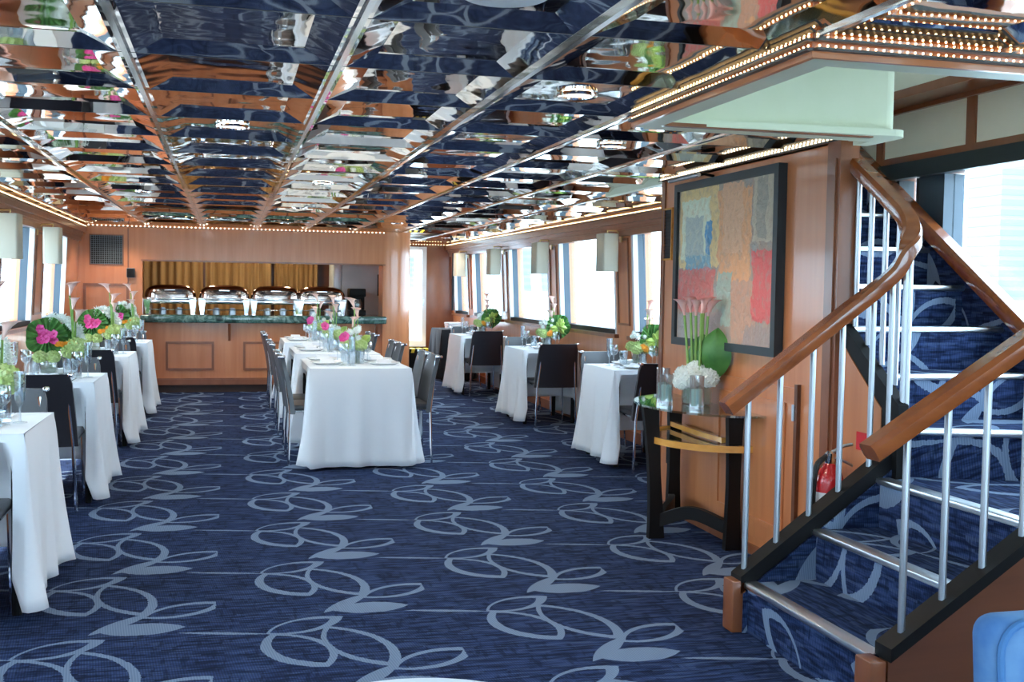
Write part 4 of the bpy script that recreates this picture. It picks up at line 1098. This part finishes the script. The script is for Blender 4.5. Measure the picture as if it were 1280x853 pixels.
def arrangement(x, y, rz, label, top, kind, seed):
    """kind: 'left' big disc leaf with pink orchids facing the room, 'right' green disc and rosette, 'centre' callas over hydrangea"""
    rnd = random.Random(seed)
    t = thing('floral_centrepiece', label, 'flowers', (x, y, top), rz, 'table centrepieces')
    part('vase', MB().rbox(-.05, .05, -.05, .05, 0, .11, .005), M['glass'], t)
    part('vase_lining', MB().rbox(-.044, .044, -.044, .044, .006, .095, .004), M['lining'], t)
    def head(me, nm, p, s, rot=(0, 0, 0)):
        o = ob(nm, me, t, p, rot); o.scale = (s, s, s); return o
    if kind == 'left':
        part('tall_vase', MB().lathe([(.001, 0), (.034, 0), (.036, .13), (.033, .13), (.031, .008), (.001, .008)], 20, cap=False), M['glass'], t, (.17, -.03, 0))
        for p, s in (((.17, -.03, .185), 1.2), ((.14, -.05, .17), .9), ((.03, -.03, .13), .7), ((-.05, -.03, .13), .7)): head(HYD, 'hydrangea_head', p, s, (0, 0, rnd.random()*6))
        for p in ((.13, -.01, .53), (.15, -.03, .44), (.165, -.01, .36)): calla(t, (.15, -.02, .10), p, rnd.random()*6, .2+.3*rnd.random(), None, .0055)
        head(DISC, 'round_leaf', (.0, .02, .13), 1.3, (R(-6), R(-8), R(6))); head(DISC, 'round_leaf', (.07, .06, .17), .9, (R(-14), R(14), R(-8)))
        for k in range(7): head(ORC, 'orchid_bloom', (-.05+.04*(k % 3)+.012*rnd.random(), -.065+.025*rnd.random(), .235+.036*(k//3)+.01*rnd.random()), .8, (R(55+40*rnd.random()), R(50*rnd.random()-25), R(60*rnd.random()-30)))
        for k in range(5): head(DAI, 'orange_bloom', (.06+.028*k, -.075+.03*rnd.random(), .19+.03*rnd.random()), .85, (R(50+40*rnd.random()), R(40*rnd.random()-20), R(30*rnd.random())))
        for k in range(15):
            a = -.3+k*.17; q = .10+.035*rnd.random(); head(SPRIG, 'white_spray', (.06+q*math.cos(a), .05, .26+q*math.sin(a)), .8+.5*rnd.random(), (R(60+40*rnd.random()), 0, R(60*rnd.random()-30)))
        return
    for p, s in (((.05, -.04, .15), .85), ((-.04, -.05, .145), .8), ((.0, .05, .15), .85), ((-.06, .03, .16), .7)): head(HYD, 'hydrangea_head', p, s, (0, 0, rnd.random()*6))
    if kind == 'centre':
        tops = [(.0, -.02, .44), (.03, .0, .36), (-.01, .02, .29)]
    else:
        tops = [(.07, .0, .46), (.075, -.03, .38), (.06, -.01, .31)]
    for p in tops: calla(t, (p[0]*.5, p[1]*.5, .12), p, rnd.random()*6, .3, None, .0055)
    for k in range(9):
        a = rnd.random()*6.28; r = .03+.05*rnd.random(); head(SPRIG, 'white_spray', (r*math.cos(a), r*math.sin(a), .20+.09*rnd.random()), .7+.3*rnd.random(), (R(40+50*rnd.random()), 0, R(60*rnd.random()-30)))
    if kind == 'right':
        head(DISC, 'round_leaf', (.11, -.03, .09), 1.32, (R(-8), R(4), R(-8)))
        for k in range(9):
            a = k*2.4; head(ROS, 'rosette_leaf', (.115+.012*math.cos(a), -.062, .215+.012*math.sin(a)), .9+.5*rnd.random(), (R(22), a, 0))
        for k in range(3): head(DAI, 'orange_bloom', (-.01+.04*rnd.random(), -.085, .13+.03*rnd.random()), 1.0, (R(75), 0, 0))
    else:
        for k in range(4): head(ORC, 'orchid_bloom', (-.085+.015*rnd.random(), -.05+.05*rnd.random(), .19+.05*rnd.random()), 1.0, (R(65), R(-20), R(-30*rnd.random())))
        head(ROS, 'rosette_leaf', (.07, -.02, .16), 1.2, (R(20), R(40), 0)); head(ROS, 'rosette_leaf', (.06, .03, .17), 1.2, (R(-10), R(50), 0))

# left window tables
TX = -.81
LT = [('nearest left window table', 5.15), ('second left window table', 7.53), ('third left window table', 9.98), ('farthest left window table', 12.1)]
for i, (nm, cy) in enumerate(LT):
    w, l = .80, .76; cx = TX-w/2
    table(nm, 'small table with black legs under the cloth of the ' + nm, cx, cy, w, l)
    cloth('white tablecloth reaching the floor on the ' + nm, cx, cy, w, l, .26, 10+i, push={3: ((.12,), .20), 1: ((.12,), .15)})
    setting(cx+.14, cy-l/2, 0, 'near side', nm, full=i < 2); setting(cx+.06, cy+l/2, PI, 'far side', nm, full=i < 2)
    arrangement(cx+.08, cy+.05, 0, 'bright centrepiece with pink orchids and callas on the ' + nm, .766, 'left', 30+i)
    chair(cx+.12, cy-l/2-.05, 0, 'black chair on the near side of the %s, back to the camera' % nm, 'black', 'chairs at the window tables')
    chair(cx+.12, cy+l/2+.10, PI, 'grey chair on the far side of the %s, facing the camera' % nm, 'grey', 'chairs at the window tables')
# right window tables
RT = [('nearest right window table', 8.26), ('middle right window table', 10.95), ('farthest right window table', 13.98)]
for i, (nm, cy) in enumerate(RT):
    w, l = .58, .74; cx = 2.91+w/2
    table(nm, 'small table with black legs under the cloth of the ' + nm, cx, cy, w, l)
    cloth('white tablecloth reaching the floor on the ' + nm, cx, cy, w, l, .27, 20+i, push={3: ((-.02,), .20), 1: ((.0,), .15)})
    setting(cx+.0, cy-l/2, 0, 'near side', nm, full=i < 1); setting(cx, cy+l/2, PI, 'far side', nm, full=i < 1)
    arrangement(cx+.07, cy+.04, 0, 'green centrepiece with a round leaf and rosette on the ' + nm, .766, 'right', 40+i)
    chair(cx-.02, cy-l/2-.05, 0, 'black chair on the near side of the %s, back to the camera' % nm, 'black', 'chairs at the window tables')
    chair(cx+.0, cy+l/2+.10, PI, 'grey chair on the far side of the %s, facing the camera' % nm, 'grey', 'chairs at the window tables')
# centre tables
CT = [('front centre table', 8.76), ('middle centre table', 10.52), ('rear centre table', 12.45)]
for i, (nm, cy) in enumerate(CT):
    w, l = .76, 1.14; cx = .98
    table(nm, 'small table with black legs under the cloth of the ' + nm, cx, cy, w, l)
    cloth('white tablecloth reaching the floor on the ' + nm, cx, cy, w, l, .02, 50+i, flare=.05, push={2: ((-.18, .285), .31), 0: ((-.18, .285), .26)})
    for q, sn in ((-.18, 'near'), (.285, 'far')):
        setting(cx-w/2, cy+q, -PI/2, sn+' left seat', nm, full=i < 2); setting(cx+w/2, cy+q, PI/2, sn+' right seat', nm, full=i < 2)
        chair(cx-w/2+.085, cy+q, -PI/2, '%s left chair at the %s' % (sn, nm), 'grey', 'chairs at the centre tables')
        chair(cx+w/2-.035, cy+q, PI/2, '%s right chair at the %s' % (sn, nm), 'grey', 'chairs at the centre tables')
    arrangement(cx+.0, cy-.05, 0, 'pale green hydrangea centrepiece with tall callas on the ' + nm, .766, 'centre', 60+i)
# black cloth table in the far right corner with folded linen
table('b', 'service table under the black cloth in the far right corner', 3.26, 16.0, .44, .8)
cloth('black tablecloth on the service table in the far right corner', 3.26, 16.0, .44, .8, .02, 71, M['black_cloth'])
for k in range(3):
    tag(part('folded_linen', MB().rbox(-.12, .12, -.1, .1, 0, .03, .01), M['napkin'], None, (3.29, 15.95, .768+.031*k), (0, 0, .08*k)), ['bottom folded linen on the black cloth table', 'middle folded linen on the black cloth table', 'top folded linen on the black cloth table'][k], 'linen', 'folded linens on the black table')
# draped cocktail table at the far left
t = thing('cocktail_table', 'tall cocktail table wrapped in a white stretch cover by the far left wall', 'table', (-1.29, 13.55, 0))
part('stretch_cover', MB().lathe([(.26, .03), (.20, .30), (.15, .6), (.17, .85), (.22, .98), (.245, 1.03), (.24, 1.04), (.001, 1.04)], 32), M['linen'], t)
part('base', MB().lathe([(.25, 0), (.25, .03), (.03, .032)], 24), M['black'], t)
# black curtain by the far right window, yellow black step by the door
tag(part('black_curtain', pleats(-.10, .10, 1.02, 1.92, 4, .012), M['black_cloth'], None, (3.44, 16.75, 0), (0, 0, R(80)), smooth=60), 'black curtain tied at the farthest right window', 'curtain')
t = thing('door_step', 'step with yellow and black edging below the glazed door', 'step', (2.84, 17.05, 0))
part('block', MB().box(-.28, .28, -.15, .2, 0, .40), M['black'], t, smooth=0)
for k in range(5): part('stripe', MB().hexa([(-.26+.11*k, -.155, .34), (-.21+.11*k, -.155, .34), (-.21+.11*k, .1, .34), (-.26+.11*k, .1, .34), (-.24+.11*k, -.155, .405), (-.19+.11*k, -.155, .405), (-.19+.11*k, .1, .405), (-.24+.11*k, .1, .405)]), M['yellow'], t, smooth=0)

# ------------------------------------------------------------------ foreground edge things
t = thing('round_table', 'small round white-clothed table just peeking in at the bottom edge', 'table', (.262, 1.445, 0))
part('tablecloth', MB().lathe([(.30, .02), (.27, .4), (.245, .70), (.243, .755), (.235, .765), (.001, .766)], 40), M['linen'], t)
part('pedestal', MB().lathe([(.2, 0), (.2, .02), (.03, .03), (.03, .72)], 20), M['black'], t)
t = thing('lounge_chair', 'blue patterned upholstered chair back at the lower right corner', 'chair', (1.925, 2.02, -.0))
part('back', MB().rbox(-.27, .27, -.05, .05, .26, .665, .048, 5), M['blue_fabric'], t, rot=(R(-5), 0, 0))
def rr_pts(w, z0, z1, r, y):
    out = []
    for cx, cz, a0 in ((w-r, z1-r, 0), (-w+r, z1-r, PI/2), (-w+r, z0+r, PI), (w-r, z0+r, 3*PI/2)):
        for k in range(6): a = a0+PI/2*k/5; out.append((cx+r*math.cos(a), y, cz+r*math.sin(a)))
    return out
part('piping', MB().tube(rr_pts(.250, .28, .650, .07, -.050), .009, 8, True), M['blue_piping'], t, rot=(R(-5), 0, 0))
part('seat', MB().rbox(-.27, .27, -.50, -.06, .20, .36, .04, 4), M['blue_fabric'], t)
for sx in (-1, 1):
    part('leg', MB().tube([(sx*.22, .02, 0), (sx*.22, .0, .30)], .018, 8), M['black_wood'], t); part('leg', MB().tube([(sx*.22, -.44, 0), (sx*.22, -.44, .22)], .018, 8), M['black_wood'], t)

# ------------------------------------------------------------------ outside
struct('water', MB().box(-900, 1500, -900, 1800, -2.1, -2.0), M['water'], 0)
rnd = random.Random(3)
def tower(x, y, w, d, h, label):
    t = thing('distant_tower', label, 'building', (x, y, -2), 0, 'towers across the water')
    part('walls', MB().box(-w/2, w/2, -d/2, d/2, 0, h), M['tower'], t, smooth=0)
    n = max(3, int(h/7)); b = MB()
    for k in range(n):
        z = 3 + (h-4)*k/n; b.box(-w/2-.25, w/2+.25, -d/2-.25, d/2+.25, z, z+(h-4)/n*.55)
    o = part('window_bands', b, M['tower_glass'], t, smooth=0); o['kind'] = 'stuff'
    part('roof_plant', MB().box(-w*.2, w*.2, -d*.2, d*.2, h, h+4), M['tower'], t, smooth=0)
for x, y, w, d, h, l in ((520, 640, 34, 34, 120, 'pale tower seen through the stair window'), (590, 600, 40, 36, 95, 'broad pale tower right of the tallest one in the stair window'),
                         (420, 900, 60, 40, 38, 'low pale block through the right windows'), (330, 1150, 70, 40, 55, 'pale block behind the nearest right sconce'),
                         (260, 1300, 60, 40, 70, 'pale slab between the right sconces'), (210, 1450, 60, 40, 45, 'pale block beyond the farthest right window')):
    tower(x, y, w, d, h, l)
